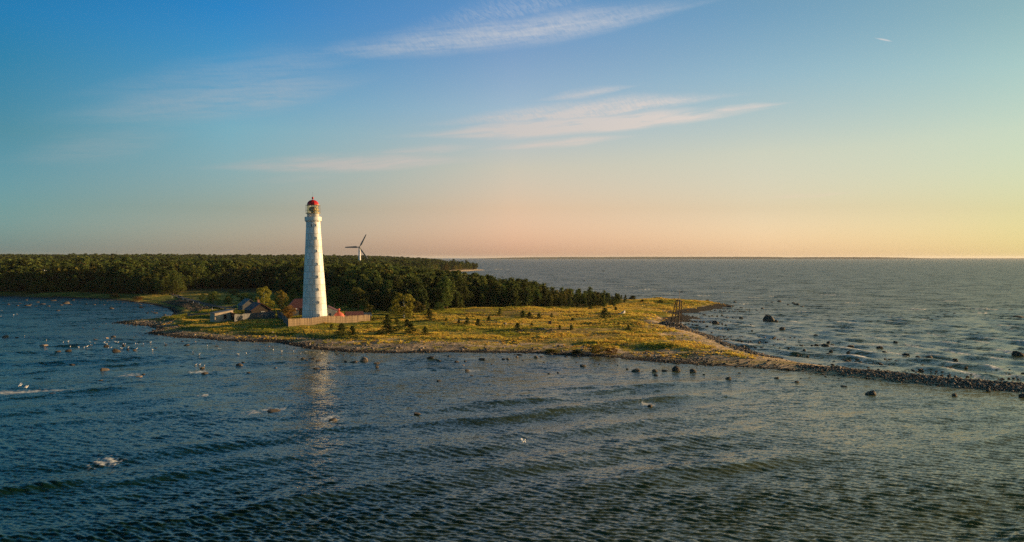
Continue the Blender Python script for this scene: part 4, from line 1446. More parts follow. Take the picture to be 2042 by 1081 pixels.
# stones of the spit, the beach, the bank and the riprap: a mass nobody could count
def stones():
    P, S, K = [], [], []
    r = np.random.default_rng(41)

    def add(x, y, s, pale, dz=0.0, dmin=-1.5):
        d = sdf(x, y)
        ok = d > dmin
        x, y, s, d = x[ok], y[ok], s[ok], d[ok]
        pale = np.broadcast_to(np.asarray(pale, float), ok.shape)[ok]
        z = np.maximum(height(x, y, d), -0.15) + s * 0.15 + dz
        P.append(np.stack([x, y, z], -1))
        S.append(np.stack([s, s * r.uniform(0.7, 1.1, len(s)), s * r.uniform(0.55, 0.95, len(s))], -1))
        K.append(np.where(r.random(len(s)) < pale, r.integers(3, 6, len(s)), r.integers(0, 3, len(s))))
    # spit: its whole width strewn with stones
    line = [at(px, py) for px, py in ((1590, 735), (1663, 742), (1761, 751), (1909, 766), (2042, 776), (2250, 790), (2460, 806))]
    for (a, b, wdt, n) in zip(line[:-1], line[1:], (2.0, 4.0, 5.0, 5.0, 4.6, 4.0), (260, 900, 1700, 1700, 1100, 700)):
        t = r.random(n)
        off = r.normal(0, wdt * 0.55, n)
        x = a[0] + (b[0] - a[0]) * t + off * 0.2
        y = a[1] + (b[1] - a[1]) * t + off
        add(x, y, r.uniform(0.12, 0.34, n) * (1 + (r.random(n) < 0.06)), 0.45)
    # long shingle beach of the near shore
    i0, i1 = 9, 36
    for i in range(i0, i1):
        a, b = SHORE[i], SHORE[i + 1]
        L = math.hypot(b[0] - a[0], b[1] - a[1])
        n = int(L * (20 if i < 30 else 9))
        t = r.random(n)
        off = np.abs(r.normal(0, 5.6 if i < 30 else 3.5, n)) - 0.7
        nx, ny = -(b[1] - a[1]) / L, (b[0] - a[0]) / L
        x, y = a[0] + (b[0] - a[0]) * t + nx * off, a[1] + (b[1] - a[1]) * t + ny * off
        add(x, y, r.uniform(0.08, 0.26, n) * (1 + 1.4 * (r.random(n) < 0.06)), np.where(off > 2.2, 0.55, 0.04))
    # boulder bank along the outer side by the beacon
    ln = [at(px, py, 0.5) for px, py in ((1336, 660), (1372, 657), (1417, 671), (1454, 688), (1490, 700), (1527, 710))]
    for a, b in zip(ln[:-1], ln[1:]):
        n = 330
        t = r.random(n)
        off = r.normal(-0.8, 1.5, n)
        add(a[0] + (b[0] - a[0]) * t - off * 0.75, a[1] + (b[1] - a[1]) * t + off * 0.2 - 1.0 + r.normal(0, 1.0, n), r.uniform(0.2, 0.55, n), 0.5)
    # mound under the beacon
    c = BEACON
    n = 420
    a, q = r.uniform(0, 6.283, n), np.sqrt(r.random(n)) * 4.2
    x, y = c[0] + np.cos(a) * q * 1.25 - 0.3, c[1] - 1.5 + np.sin(a) * q
    zz = np.maximum(0, 1.4 * (1 - (q / 4.4) ** 2))
    s = r.uniform(0.25, 0.55, n)
    P.append(np.stack([x, y, height(x, y) + zz + s * 0.1], -1))
    S.append(np.stack([s, s, s * 0.8], -1))
    K.append(np.where(r.random(n) < 0.45, r.integers(3, 6, n), r.integers(0, 3, n)))
    # shelf of weedy rock by the inlet
    for (p0, p1, n) in (((1362, 637), (1395, 634), 150), ((1300, 720), (1420, 716), 160), ((1290, 712), (1470, 706), 260), ((1230, 690), (1300, 700), 40)):
        a, b = at(*p0, 0.5), at(*p1, 0.5)
        t = r.random(n)
        add(a[0] + (b[0] - a[0]) * t, a[1] + (b[1] - a[1]) * t + r.normal(0, 2.0, n), r.uniform(0.1, 0.32, n), 0.4)
    # riprap bank of the road
    a, b = at(322, 601, 1.0), at(398, 624, 1.0)
    n = 2600
    t, u = r.random(n), r.random(n)
    x = a[0] + (b[0] - a[0]) * t + u * 9.5 * 0.9 - 0.5
    y = a[1] + (b[1] - a[1]) * t + u * 9.5 * 0.35
    add(x, y, r.uniform(0.18, 0.42, n), 0.03, 0.03)
    # half drowned stones off the near shore
    for i in list(range(0, 36)) + list(range(36, 56)):
        a, b = SHORE[i], SHORE[i + 1]
        L = math.hypot(b[0] - a[0], b[1] - a[1])
        n = int(min(L, 60) * (2.6 if i < 36 else 6.5))
        t = r.random(n)
        cl = fbm((a[0] + (b[0] - a[0]) * t) / 5, (a[1] + (b[1] - a[1]) * t) / 5, 311, 2)
        off = -r.exponential(3.5 if i < 36 else 7.0, n) * (0.4 + 1.6 * cl)
        nx, ny = -(b[1] - a[1]) / L, (b[0] - a[0]) / L
        k = r.random(n) < smooth(0.35, 0.6, cl)
        x, y = (a[0] + (b[0] - a[0]) * t + nx * off)[k], (a[1] + (b[1] - a[1]) * t + ny * off)[k]
        add(x, y, r.uniform(0.12, 0.45, len(x)) * (1 if i < 36 else 1.25), 0.05, 0.02, -26)
    # left headland tips
    for p0, p1, n in (((230, 643), (330, 636), 260), ((296, 662), (360, 655), 420), ((300, 652), (350, 645), 200)):
        a, b = at(*p0, 0.3), at(*p1, 0.3)
        t = r.random(n)
        add(a[0] + (b[0] - a[0]) * t, a[1] + (b[1] - a[1]) * t + r.normal(0, 1.6, n), r.uniform(0.12, 0.5, n), 0.25)
    P_, S_, K_ = np.concatenate(P), np.concatenate(S), np.concatenate(K)
    ms = [rock_mesh(600 + i, 1, 'rock', 0.8) for i in range(3)] + [rock_mesh(610 + i, 1, 'pale_rock', 0.8) for i in range(3)]
    scatter('shore_stones', 'countless small stones along the spit, the beaches and the road bank', 'stones', P_, S_, K_, ms)


BEACON = ground(1347, 652)
stones()


# ------------------------------------------------------------------ lighthouse
def lighthouse():
    lh = thing('lighthouse', 'tall white round iron lighthouse with red dome and glazed lantern', 'lighthouse', (0, 0, 0))
    D = 268.0
    c = at_depth(628, 640, D)
    bz = gz(c.x, c.y) - 0.1
    lh.location = (c.x, c.y, bz)
    lh.rotation_euler = (0, R(-0.78), 0)
    k = D / FPX
    zof = lambda py: CAM_Z + (514 - py) * k - bz
    view = math.atan2(-c.y, -c.x)                       # direction from tower to the camera
    zs = [0.0, zof(620), zof(600), zof(560), zof(500), zof(450), zof(441)]
    rs = [4.20, 3.98, 3.82, 3.42, 2.80, 2.34, 2.27]
    rad = lambda z: float(np.interp(z, zs, rs))
    ztop = zof(441)
    NR, NP = 16, 12
    hh = ztop / NR
    # iron core seen only in the joints
    core = MB().lathe([(rad(z) - 0.035, z) for z in np.linspace(-0.8, ztop, 18)], 48).build('tower_wall', M['joint'], lh, True)
    gap = 0.035
    for i in range(NR):
        z0, z1 = i * hh + gap, (i + 1) * hh - gap
        proud = 0.012 if i % 2 else 0.0
        r0, r1 = rad(z0) + proud, rad(z1) + proud
        da = 2 * math.pi / NP
        m = MB()
        n = 5
        ga = gap / r0
        a0, a1 = -da / 2 + ga, da / 2 - ga
        ins, V, F = 0.045, [], []
        for (ra, rb) in ((r0, r1), (r0 - ins, r1 - ins)):
            for r_, z_ in ((ra, z0), (rb, z1)):
                for q in range(n + 1):
                    t = a0 + (a1 - a0) * q / n
                    V.append((r_ * math.cos(t), r_ * math.sin(t), z_))
        w = n + 1
        for q in range(n):
            F.append((q, q + 1, w + q + 1, w + q))
            F.append((w + q, w + q + 1, 3 * w + q + 1, 3 * w + q))
            F.append((q + 1, q, 2 * w + q, 2 * w + q + 1))
        F.append((0, w, 3 * w, 2 * w))
        F.append((w - 1, 2 * w + w - 1, 3 * w + w - 1, 2 * w - 1))
        m.add(V, F)
        me = m.mesh('plate', M['white_paint'], True)
        me.set_sharp_from_angle(angle=R(30))
        for j in range(NP):
            link('plate', me, core, (0, 0, 0), (0, 0, view + R(20) + da * (j + (0.5 if i % 2 else 0.0))))
    # windows: a column of hooded slits to the right of the middle, and one to the left under the gallery
    def window(ang, z):
        r = rad(z)
        o = bpy.data.objects.new('window', None)
        mb = MB()
        w, h = 0.19, 0.75
        mb.box((r + 0.03, 0, 0), (0.10, w * 2 + 0.24, h + 0.28))
        fr = mb.build('window', M['white_paint'], lh, loc=(0, 0, z), rot=(0, 0, ang))
        bpy.data.objects.remove(o)
        hb = MB().lathe([(0.40, -0.05), (0.40, 0.05)], 12, (0, 0, 0), math.radians(0), math.pi, False)
        hood = MB().box((r + 0.14, 0, h / 2 + 0.12), (0.30, w * 2 + 0.2, 0.07)).build('hood', M['white_paint'], fr)
        MB().box((r + 0.10, 0, 0), (0.05, w * 1.25, h)).build('pane', M['dark'], fr)
    for py in (628, 602.5, 577, 552, 527, 501, 475.5, 450):
        z = zof(py)
        window(view + R(20), z)
    window(view - R(12), zof(450.5))
    # gallery
    zg = zof(440)
    gal = MB().lathe([(2.2, -0.5), (2.45, -0.25), (2.75, -0.12), (2.78, 0.0), (2.78, 0.12), (1.9, 0.12)], 40).build('gallery', M['white_paint'], lh, False, (0, 0, zg))
    for q in range(12):
        a = 2 * math.pi * q / 12
        MB().bar((2.2 * math.cos(a), 2.2 * math.sin(a), -0.75), (2.7 * math.cos(a), 2.7 * math.sin(a), -0.1), 0.06, 0.05, 4).build('bracket', M['white_paint'], gal)
    npan = 16
    pan = MB()
    da = 2 * math.pi / npan
    pan.lathe([(2.70, 0.16), (2.70, 1.12), (2.73, 1.12), (2.73, 0.16)], 3, (0, 0, 0), -da / 2 + 0.012, da / 2 - 0.012, False)
    pme = pan.mesh('railing_panel', M['white_paint'])
    for q in range(npan):
        if q in (5, 9):
            continue
        link('railing_panel', pme, gal, None, (0, 0, q * da + 0.1))
    rl = MB().lathe([(2.68, 1.14), (2.76, 1.14), (2.76, 1.22), (2.68, 1.22), (2.68, 1.14)], 40, cap=False).build('handrail', M['white_paint'], gal)
    for q in range(npan):
        a = q * da + 0.1 + da / 2
        MB().bar((2.71 * math.cos(a), 2.71 * math.sin(a), 0.1), (2.71 * math.cos(a), 2.71 * math.sin(a), 1.2), 0.035, n=4).build('rail_post', M['white_paint'], gal)
    # watch room
    z1, z2 = zof(440) + 0.12, zof(426)
    MB().lathe([(1.98, z1), (1.95, z2 - 0.14), (2.05, z2 - 0.12), (2.08, z2)], 40).build('watch_room', M['white_paint'], lh, True)
    # lantern
    z3 = zof(409.5)
    lan = MB().lathe([(2.40, z2), (2.42, z2 + 0.10), (1.6, z2 + 0.11)], 32).build('lantern', M['brass'], lh, False)
    NL = 12
    da = 2 * math.pi / NL
    for q in range(NL):
        a = q * da
        MB().bar((1.82 * math.cos(a), 1.82 * math.sin(a), z2), (1.82 * math.cos(a), 1.82 * math.sin(a), z3), 0.07, n=4).build('mullion', M['brass'], lan)
    pn = MB().lathe([(1.80, z2 + 0.12), (1.80, z3)], 3, (0, 0, 0), 0.03, da - 0.03, False).mesh('glass_pane', M['lantern_glass'])
    for q in range(NL):
        link('glass_pane', pn, lan, None, (0, 0, q * da))
    for zz in (z2 + 0.95, z2 + 1.8):
        MB().lathe([(1.78, zz), (1.85, zz), (1.85, zz + 0.05), (1.78, zz + 0.05), (1.78, zz)], 36, cap=False).build('glazing_bar', M['brass'], lan)
    MB().lathe([(0.45, z2), (0.45, z2 + 0.5), (0.85, z2 + 0.8), (0.95, z2 + 1.4), (0.85, z2 + 2.0), (0.4, z2 + 2.3)], 20).build('lens', M['brass'], lan, True)
    cage = MB()
    for q in range(16):
        a = 2 * math.pi * q / 16 + 0.1
        cage.bar((2.36 * math.cos(a), 2.36 * math.sin(a), z2 + 0.08), (2.36 * math.cos(a), 2.36 * math.sin(a), z3 + 0.05), 0.03, n=4)
    for zz in (z2 + 0.12, z2 + 1.1, z3):
        cage.lathe([(2.33, zz), (2.39, zz), (2.39, zz + 0.06), (2.33, zz + 0.06), (2.33, zz)], 32, cap=False)
    cage.build('outer_rail', M['brass'], lan)
    # dome
    zd = z3
    R0 = 1.98
    prof = [(R0 + 0.06, zd), (R0 + 0.06, zd + 0.08)] + [(R0 * math.cos(t), zd + 0.08 + 1.72 * math.sin(t)) for t in np.linspace(0, 1.42, 10)]
    dome = MB().lathe(prof, 12).build('dome', M['red_paint'], lh)
    zb = zd + 1.72
    MB().bar((0, 0, zb), (0, 0, zb + 0.45), 0.14, n=8).build('neck', M['red_paint'], dome)
    MB().lathe([(0.02, -0.40), (0.28, -0.28), (0.40, 0.0), (0.28, 0.28), (0.02, 0.40)], 14, (0, 0, zb + 0.70)).build('finial_ball', M['red_paint'], dome, True)
    MB().bar((0, 0, zb + 1.0), (0, 0, zb + 2.7), 0.03, 0.015, 4).build('lightning_rod', M['dark'], dome)


lighthouse()


# ------------------------------------------------------------------ wind turbine
def turbine():
    hub = at_depth(717, 493, 1000)
    base = gz(hub.x, hub.y) - 0.5
    t = thing('wind_turbine', 'white three bladed wind turbine rising from the forest right of the lighthouse', 'wind turbine', (hub.x, hub.y, base), math.atan2(hub.x, hub.y) * -1)
    H = hub.z - base
    MB().lathe([(1.75, 0), (1.25, H - 1.0)], 20).build('tower', M['turbine'], t, True)
    nac = MB()
    for y0, y1, r0, r1 in ((-1.6, 4.2, 1.15, 1.05), (4.2, 5.0, 1.05, 0.5)):
        nac.bar((0, y0, H), (0, y1, H), r0, r1, 10)
    nac.build('nacelle', M['turbine'], t)
    h = MB().lathe([(1.2, 0), (1.25, 0.7), (1.0, 1.4), (0.4, 1.9), (0.02, 2.0)], 14)
    hu = h.build('hub', M['blade'], t, True, (0, -1.7, H), (R(90), 0, 0))
    bl = MB()
    prof = [(1.0, 0.55, 0.5), (2.4, 0.6, 0.5), (4.2, 1.25, 0.35), (9, 1.0, 0.22), (14, 0.8, 0.14), (17.3, 0.62, 0.07), (17.9, 0.25, 0.04)]
    V, F = [], []
    for (r, c, th) in prof:
        for q in range(8):
            a = 2 * math.pi * q / 8
            V.append((c * math.cos(a) + (0.35 if r > 3 else 0), th * math.sin(a), r))
    for i in range(len(prof) - 1):
        for q in range(8):
            F.append((i * 8 + q, i * 8 + (q + 1) % 8, (i + 1) * 8 + (q + 1) % 8, (i + 1) * 8 + q))
    F += [tuple(range(7, -1, -1)), tuple(range((len(prof) - 1) * 8, len(prof) * 8))]
    me = bl.add(V, F).mesh('blade', M['blade'], True)
    for ang in (64, 182, 306):
        link('blade', me, t, (0, -2.6, H), (0, R(90 - ang), 0))


turbine()
mp_ = at_depth(233, 503, 2100)
mst = thing('radio_mast', 'thin distant lattice mast on the skyline at left', 'mast', (mp_.x, mp_.y, 8))
b = MB()
for a in range(3):
    q = a * 2.094
    b.bar((0.9 * math.cos(q), 0.9 * math.sin(q), 0), (0.25 * math.cos(q), 0.25 * math.sin(q), 34), 0.16, 0.12, 4)
b.build('lattice', M['dark'], mst)
MB().bar((0, 0, 34), (0, 0, 40), 0.1, 0.05, 4).build('antenna', M['dark'], mst)


# ------------------------------------------------------------------ buildings
def window_part(parent, c, w, h, face=-1, frame='white_trim', panes=2):
    """a framed window on the wall that faces local -y (face=-1) or +/-x (face='l'/'r')"""
    rz = {-1: 0.0, 'l': R(-90), 'r': R(90)}[face]
    f = MB()
    t = 0.09
    f.box((0, -0.03, h / 2 - t / 2), (w, 0.08, t)).box((0, -0.03, -h / 2 + t / 2), (w, 0.08, t))
    f.box((-w / 2 + t / 2, -0.03, 0), (t, 0.08, h - 2 * t)).box((w / 2 - t / 2, -0.03, 0), (t, 0.08, h - 2 * t))
    for q in range(1, panes):
        f.box((-w / 2 + w * q / panes, -0.03, 0), (t * 0.9, 0.08, h - 2 * t))
    o = f.build('window', M[frame], parent, loc=c, rot=(0, 0, rz))
    pw = (w - t) / panes
    pm = MB().box((0, 0, 0), (pw - t * 0.9, 0.03, h - 2 * t)).mesh('pane', M['pane'])
    for q in range(panes):
        link('pane', pm, o, (-w / 2 + t / 2 + pw * (q + 0.5), 0.0, 0))
    return o


def gable_house(name, label, loc, rz, w, d, wh, rh, wall, roof, along_y=True, over=0.35, hip=0.0, cat='house'):
    """walls, a two-sided roof with overhang; ridge along local y (gable to the front) or local x"""
    t = thing(name, label, cat, loc, rz)
    wb = MB()
    if along_y:
        wb.prism([(-w / 2, -0.4), (w / 2, -0.4), (w / 2, wh), (0, wh + rh), (-w / 2, wh)], -d / 2, d / 2)
    else:
        wb.box((0, 0, wh / 2 - 0.2), (w, d, wh + 0.4))
        if not hip:
            for sx in (-1, 1):
                wb.add([(sx * (w / 2 - 0.02), -d / 2, wh), (sx * (w / 2 - 0.02), d / 2, wh), (sx * (w / 2 - 0.02), 0, wh + rh), (sx * (w / 2 - 0.2), -d / 2, wh), (sx * (w / 2 - 0.2), d / 2, wh), (sx * (w / 2 - 0.2), 0, wh + rh)],
                       [(0, 1, 2), (3, 5, 4), (0, 3, 4, 1), (1, 4, 5, 2), (2, 5, 3, 0)])
    wb.build('wall', M[wall], t)
    span, run = (w, d) if along_y else (d, w)
    e = over
    sl_ = rh / (span / 2)
    th = 0.14
    rb = MB()
    V = []
    hl = run / 2 + e
    for s_ in (-1, 1):
        lo, top = (s_ * (span / 2 + e), wh - sl_ * e + 0.05), (0.0, wh + rh + 0.05)
        hr = hl - hip
        pts = [(lo[0], -hl, lo[1]), (lo[0], hl, lo[1]), (top[0], hr, top[1]), (top[0], -hr, top[1])]
        up = [(p[0], p[1], p[2] + th) for p in pts]
        P = pts + up
        if not along_y:
            P = [(-p[1], p[0], p[2]) for p in P]
        rb.add(P, [(0, 1, 2, 3), (7, 6, 5, 4), (0, 4, 5, 1), (1, 5, 6, 2), (3, 2, 6, 7), (0, 3, 7, 4)])
    if hip:
        for q in (-1, 1):
            P = [(-(span / 2 + e), q * hl, wh - sl_ * e + 0.06 + th), (span / 2 + e, q * hl, wh - sl_ * e + 0.06 + th), (0, q * (hl - hip), wh + rh + 0.06 + th)]
            if not along_y:
                P = [(-p[1], p[0], p[2]) for p in P]
            rb.add(P, [(0, 1, 2)])
    r = rb.build('roof', M[roof], t)
    return t, r


ROT = R(32)
# shed with a single-pitch roof
p = ground(438, 642)
sh = thing('concrete_shed', 'small pale plastered shed with sloping flat roof near the shore at left', 'shed', (p.x, p.y + 2.0, p.z), R(44))
MB().prism([(-3.3, -0.4), (3.3, -0.4), (3.3, 3.9), (-3.3, 3.0)], -1.9, 1.9).build('wall', M['plaster'], sh)
MB().prism([(-3.6, 3.02), (3.6, 3.98), (3.6, 4.14), (-3.6, 3.18)], -2.2, 2.2).build('roof', M['grey_roof'], sh)
MB().box((0.35, -1.95, 1.75), (0.95, 0.06, 1.45)).build('window_opening', M['dark'], sh)
MB().box((0.35, -1.98, 0.98), (1.2, 0.16, 0.09)).build('sill', M['concrete'], sh)
# lean-to passage beside the shed
p2 = ground(463, 641)
ln = thing('lean_to', 'low dark brown lean-to between the pale shed and the grey fence', 'shed', (p2.x - 0.2, p2.y + 2.8, p2.z), R(30))
MB().prism([(-1.0, -0.4), (1.0, -0.4), (1.0, 2.1), (-1.0, 2.9)], -1.6, 1.6).build('wall', M['dark_wood'], ln)
MB().prism([(-1.1, 2.96), (1.2, 2.04), (1.2, 2.14), (-1.1, 3.06)], -1.8, 1.8).build('roof', M['brick'], ln)

# dark wooden house
c = at_depth(514, 628, 302)
hs_, rf = gable_house('wooden_house', 'dark wooden house with rusty red roof and one white window', (c.x, c.y, gz(c.x, c.y)), R(34), 7.2, 9.0, 2.5, 2.5, 'dark_wood', 'red_roof')
window_part(hs_, (0.6, -4.55, 1.45), 1.35, 1.2)
MB().box((0.4, 0.6, 5.4), (0.7, 0.7, 1.5)).build('chimney', M['brick'], rf)
# grey roofed shed behind it
c = at_depth(494, 617, 330)
g2, rf = gable_house('grey_roofed_shed', 'grey roofed shed half hidden behind the dark wooden house', (c.x, c.y, gz(c.x, c.y)), R(34), 6.0, 7.0, 2.2, 2.4, 'fence_grey_shaded', 'grey_roof', cat='shed')
# small kiosk right of the birch
c = at_depth(538, 626, 296)
g3, rf = gable_house('garden_hut', 'tiny hut with pale front right of the birch trunk', (c.x, c.y, gz(c.x, c.y)), R(20), 2.4, 2.4, 1.6, 0.7, 'cream', 'red_roof', cat='hut')
# keeper's house behind the tower
c = at_depth(610, 628, 296)
kh, rf = gable_house('keeper_house', 'long house with maroon hipped roof behind the lighthouse', (c.x, c.y, gz(c.x, c.y)), R(16), 12.5, 8.0, 3.1, 3.1, 'dark_wood', 'red_roof', False, 0.5, 3.0)
window_part(kh, (-3.6, -4.05, 1.7), 1.1, 1.3)
window_part(kh, (-5.4, -4.05, 1.7), 1.1, 1.3)
MB().box((-0.6, 0, 6.4), (0.8, 0.8, 1.4)).build('chimney', M['white_trim'], rf)
MB().prism([(-5.6, 0), (-2.6, 0), (-2.6, 2.3), (-5.6, 2.3)], -6.3, -4.06).build('porch', M['cream'], kh)
MB().box((-4.1, -5.2, 2.55), (3.4, 2.6, 0.12), M=Matrix.Rotation(R(14), 3, 'X')).build('porch_roof', M['red_roof'], kh)
for sx in (-4.7, -3.6):
    MB().box((sx, -5.35, 2.66), (0.7, 1.3, 0.10), M=Matrix.Rotation(R(14), 3, 'X')).build('skylight', M['white_trim'], kh)
# cream cottage
c = at_depth(655, 632, 281)
ct, rf = gable_house('cream_cottage', 'cream boarded cottage end with red roof right of the lighthouse', (c.x, c.y, gz(c.x, c.y)), R(12), 5.6, 6.5, 3.2, 1.35, 'cream', 'red_roof')
window_part(ct, (0.55, -3.3, 1.7), 0.85, 1.5, panes=1)
MB().box((-0.0, -3.31, 3.15), (5.6, 0.06, 0.12)).build('fascia', M['white_trim'], ct)
MB().box((2.72, -3.31, 1.4), (0.14, 0.06, 3.2)).build('corner_board', M['white_trim'], ct)
MB().bar((2.0, 1.5, 3.3), (2.0, 1.5, 5.6), 0.12, n=6).build('flue', M['dark'], rf)
# red onion dome
c = at_depth(676, 638, 274)
dz = gz(c.x, c.y)
od = thing('dome_pavilion', 'faded red onion shaped dome on a low white drum behind the fence', 'dome', (c.x, c.y, dz))
MB().lathe([(1.75, -0.3), (1.75, 1.75)], 24).build('drum', M['white_trim'], od, False)
dm = MB().lathe([(1.95, 1.72), (1.95, 1.82), (1.80, 2.2), (1.45, 2.75), (0.95, 3.15), (0.45, 3.42), (0.30, 3.6)], 24).build('dome', M['salmon'], od, True)
MB().lathe([(0.26, 3.58), (0.26, 3.95), (0.40, 4.1), (0.42, 4.35), (0.30, 4.55), (0.05, 4.68)], 14).build('finial', M['salmon'], dm, True)
# low sheds at the right end of the yard
c = at_depth(706, 633, 282)
s1, rf = gable_house('store_shed', 'low store shed with red roof and white front behind the fence end', (c.x, c.y, gz(c.x, c.y)), R(20), 5.6, 4.0, 1.9, 1.1, 'white_trim', 'red_roof', False, cat='shed')
MB().box((-1.6, -2.05, 1.0), (1.2, 0.06, 1.6)).build('door', M['dark_wood'], s1)
c = at_depth(724, 633, 286)
s2, rf = gable_house('green_roofed_shed', 'low shed with grey green roof at the far right of the yard', (c.x, c.y, gz(c.x, c.y)), R(20), 5.0, 3.6, 1.6, 0.8, 'dark_wood', 'grey_roof', False, cat='shed')


# ------------------------------------------------------------------ fences: boards nailed to rails
def fence(label, pts, h, mat, bw=0.27, name='plank_fence'):
    base = Vector((*pts[0], gz(*pts[0])))
    t = thing(name, label, 'fence', base)
    var = [MB().box((0, 0, (h + dv - 0.3) / 2), (bw - 0.025, 0.035, h + dv + 0.3)).mesh('board', M[mat]) for dv in (-0.10, -0.03, 0.0, 0.05, 0.09)]
    for a, b_ in zip(pts[:-1], pts[1:]):
        a, b_ = Vector(a), Vector(b_)
        L = (b_ - a).length
        u = (b_ - a) / L
        rz = math.atan2(u.y, u.x)
        n = int(L / bw)
        for i in range(n):
            q = a + u * (i + 0.5) * L / n
            link('board', var[rnd.randrange(5)], t, (q.x - base.x, q.y - base.y, gz(q.x, q.y) - base.z), (rnd.gauss(0, 0.012), rnd.gauss(0, 0.012), rz))
        nrm = Vector((-u.y, u.x))
        m = max(2, int(L / 2.6) + 1)
        ps = [a + u * L * i / (m - 1) + nrm * 0.10 for i in range(m)]
        zz = [gz(q.x, q.y) for q in ps]
        for i, q in enumerate(ps):
            MB().box((0, 0, h / 2 - 0.2), (0.13, 0.13, h + 0.2)).build('post', M[mat], t, loc=(q.x - base.x, q.y - base.y, zz[i] - base.z), rot=(0, 0, rz))
        for lv in (0.45, h - 0.5):
            for i in range(m - 1):
                A = Vector((ps[i].x - base.x, ps[i].y - base.y, zz[i] - base.z + lv)) - Vector((nrm.x, nrm.y, 0)) * 0.045
                B = Vector((ps[i + 1].x - base.x, ps[i + 1].y - base.y, zz[i + 1] - base.z + lv)) - Vector((nrm.x, nrm.y, 0)) * 0.045
                MB().bar(A, B, 0.05, n=4).build('rail', M[mat], t)
    return t


def xy(px, py):
    g = ground(px, py)
    return (g.x, g.y)


P_corner, P_right, P_back = xy(575, 651), xy(738, 641), xy(553, 632)
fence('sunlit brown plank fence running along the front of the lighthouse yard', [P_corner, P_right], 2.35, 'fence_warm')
fence('bluish grey plank fence on the shaded left side of the lighthouse yard', [P_back, (P_corner[0] - 0.12, P_corner[1] + 0.1)], 2.5, 'fence_grey_shaded')
fence('shade-darkened grey plank fence between the pale shed and the lighthouse yard', [xy(468, 642), xy(505, 638), xy(549, 634)], 2.5, 'fence_grey_shaded')

# ------------------------------------------------------------------ road, its posts, car, boxes, low wall
def road():
    pts = [(388, 577), (366, 584), (352, 590), (368, 597), (392, 602), (420, 607), (455, 614), (500, 619), (530, 619)]
    W = [ground(px, py) for px, py in ((334, 580), (345, 586), (352, 590), (370, 596), (392, 602), (420, 609), (452, 615), (482, 618), (512, 619))]
    wd = [3.4, 3.4, 3.4, 3.4, 3.6, 5.0, 7.0, 7.5, 7.0]
    V, F = [], []
    P = []
    for i in range(len(W) - 1):
        for k in range(8):
            t = k / 8
            P.append((W[i].lerp(W[i + 1], t), wd[i] * (1 - t) + wd[i + 1] * t))
    P.append((W[-1], wd[-1]))
    for i, (q, w) in enumerate(P):
        a, b_ = P[max(0, i - 1)][0], P[min(len(P) - 1, i + 1)][0]
        u = (b_ - a)
        u.z = 0
        u.normalize()
        n = Vector((-u.y, u.x, 0))
        zc = max(gz(q.x + n.x * w * f, q.y + n.y * w * f) for f in (-0.5, 0, 0.5)) + 0.06
        for f in (-0.5, -0.25, 0, 0.25, 0.5):
            V.append((q.x + n.x * w * f, q.y + n.y * w * f, zc - 0.02 * abs(f)))
    m = 5
    for i in range(len(P) - 1):
        for k in range(m - 1):
            F.append((i * m + k, i * m + k + 1, (i + 1) * m + k + 1, (i + 1) * m + k))
    o = link('road', mesh_np('road', V, F, [M['asphalt']], True))
    o['kind'] = 'structure'


road()
for i, (px, py) in enumerate(((343, 594), (365, 599), (375, 602), (386, 605), (397, 608), (407, 611), (423, 619))):
    p = ground(px, py)
    t = thing('marker_post', ('farthest' if i == 0 else ['', 'second', 'third', 'fourth', 'fifth', 'sixth', 'nearest'][i]) + ' white marker post along the road edge', 'post', p, 0, 'white posts along the road')
    MB().lathe([(0.10, -0.2), (0.10, 0.92), (0.07, 1.05)], 8).build('shaft', M['white_trim'], t)
    MB().lathe([(0.105, 0.70), (0.105, 0.84)], 8, cap=False).build('band', M['dark'], t)


def car():
    p = ground(358, 595.5)
    d = ground(372, 597) - ground(352, 590)
    t = thing('parked_car', 'dark car on the road by the left bay', 'car', (p.x, p.y, gz(p.x, p.y) + 0.1), math.atan2(d.y, d.x))
    body = MB().prism([(-2.1, 0.35), (2.1, 0.35), (2.15, 0.75), (1.9, 0.92), (1.0, 1.0), (-1.6, 1.0), (-2.1, 0.92)], -0.86, 0.86).build('body', M['car_paint'], t)
    cab = MB().add([(-1.7, -0.78, 1.0), (1.05, -0.78, 1.0), (1.05, 0.78, 1.0), (-1.7, 0.78, 1.0), (-1.35, -0.64, 1.5), (0.35, -0.64, 1.5), (0.35, 0.64, 1.5), (-1.35, 0.64, 1.5)],
                   [(0, 1, 5, 4), (1, 2, 6, 5), (2, 3, 7, 6), (3, 0, 4, 7), (4, 5, 6, 7)]).build('cabin', M['car_paint'], t)
    for s_ in (-1, 1):
        MB().add([(-1.45, s_ * 0.79, 1.05), (0.85, s_ * 0.79, 1.05), (0.3, s_ * 0.67, 1.45), (-1.25, s_ * 0.67, 1.45)], [(0, 1, 2, 3)]).build('side_window', M['pane'], t)
        for wx in (-1.35, 1.35):
            wh = MB().bar((wx, s_ * 0.70, 0.32), (wx, s_ * 0.90, 0.32), 0.32, n=14).build('wheel', M['tyre'], t)
            MB().bar((wx, s_ * 0.895, 0.32), (wx, s_ * 0.915, 0.32), 0.19, n=10).build('rim', M['chrome'], wh)
        MB().box((2.13, s_ * 0.62, 0.70), (0.08, 0.34, 0.16)).build('headlight', M['white_trim'], t)
    MB().add([(1.07, -0.7, 1.04), (1.07, 0.7, 1.04), (0.40, 0.6, 1.46), (0.40, -0.6, 1.46)], [(0, 1, 2, 3)]).build('windscreen', M['pane'], t)
    MB().box((2.16, 0, 0.45), (0.06, 1.5, 0.18)).build('bumper', M['chrome'], t)


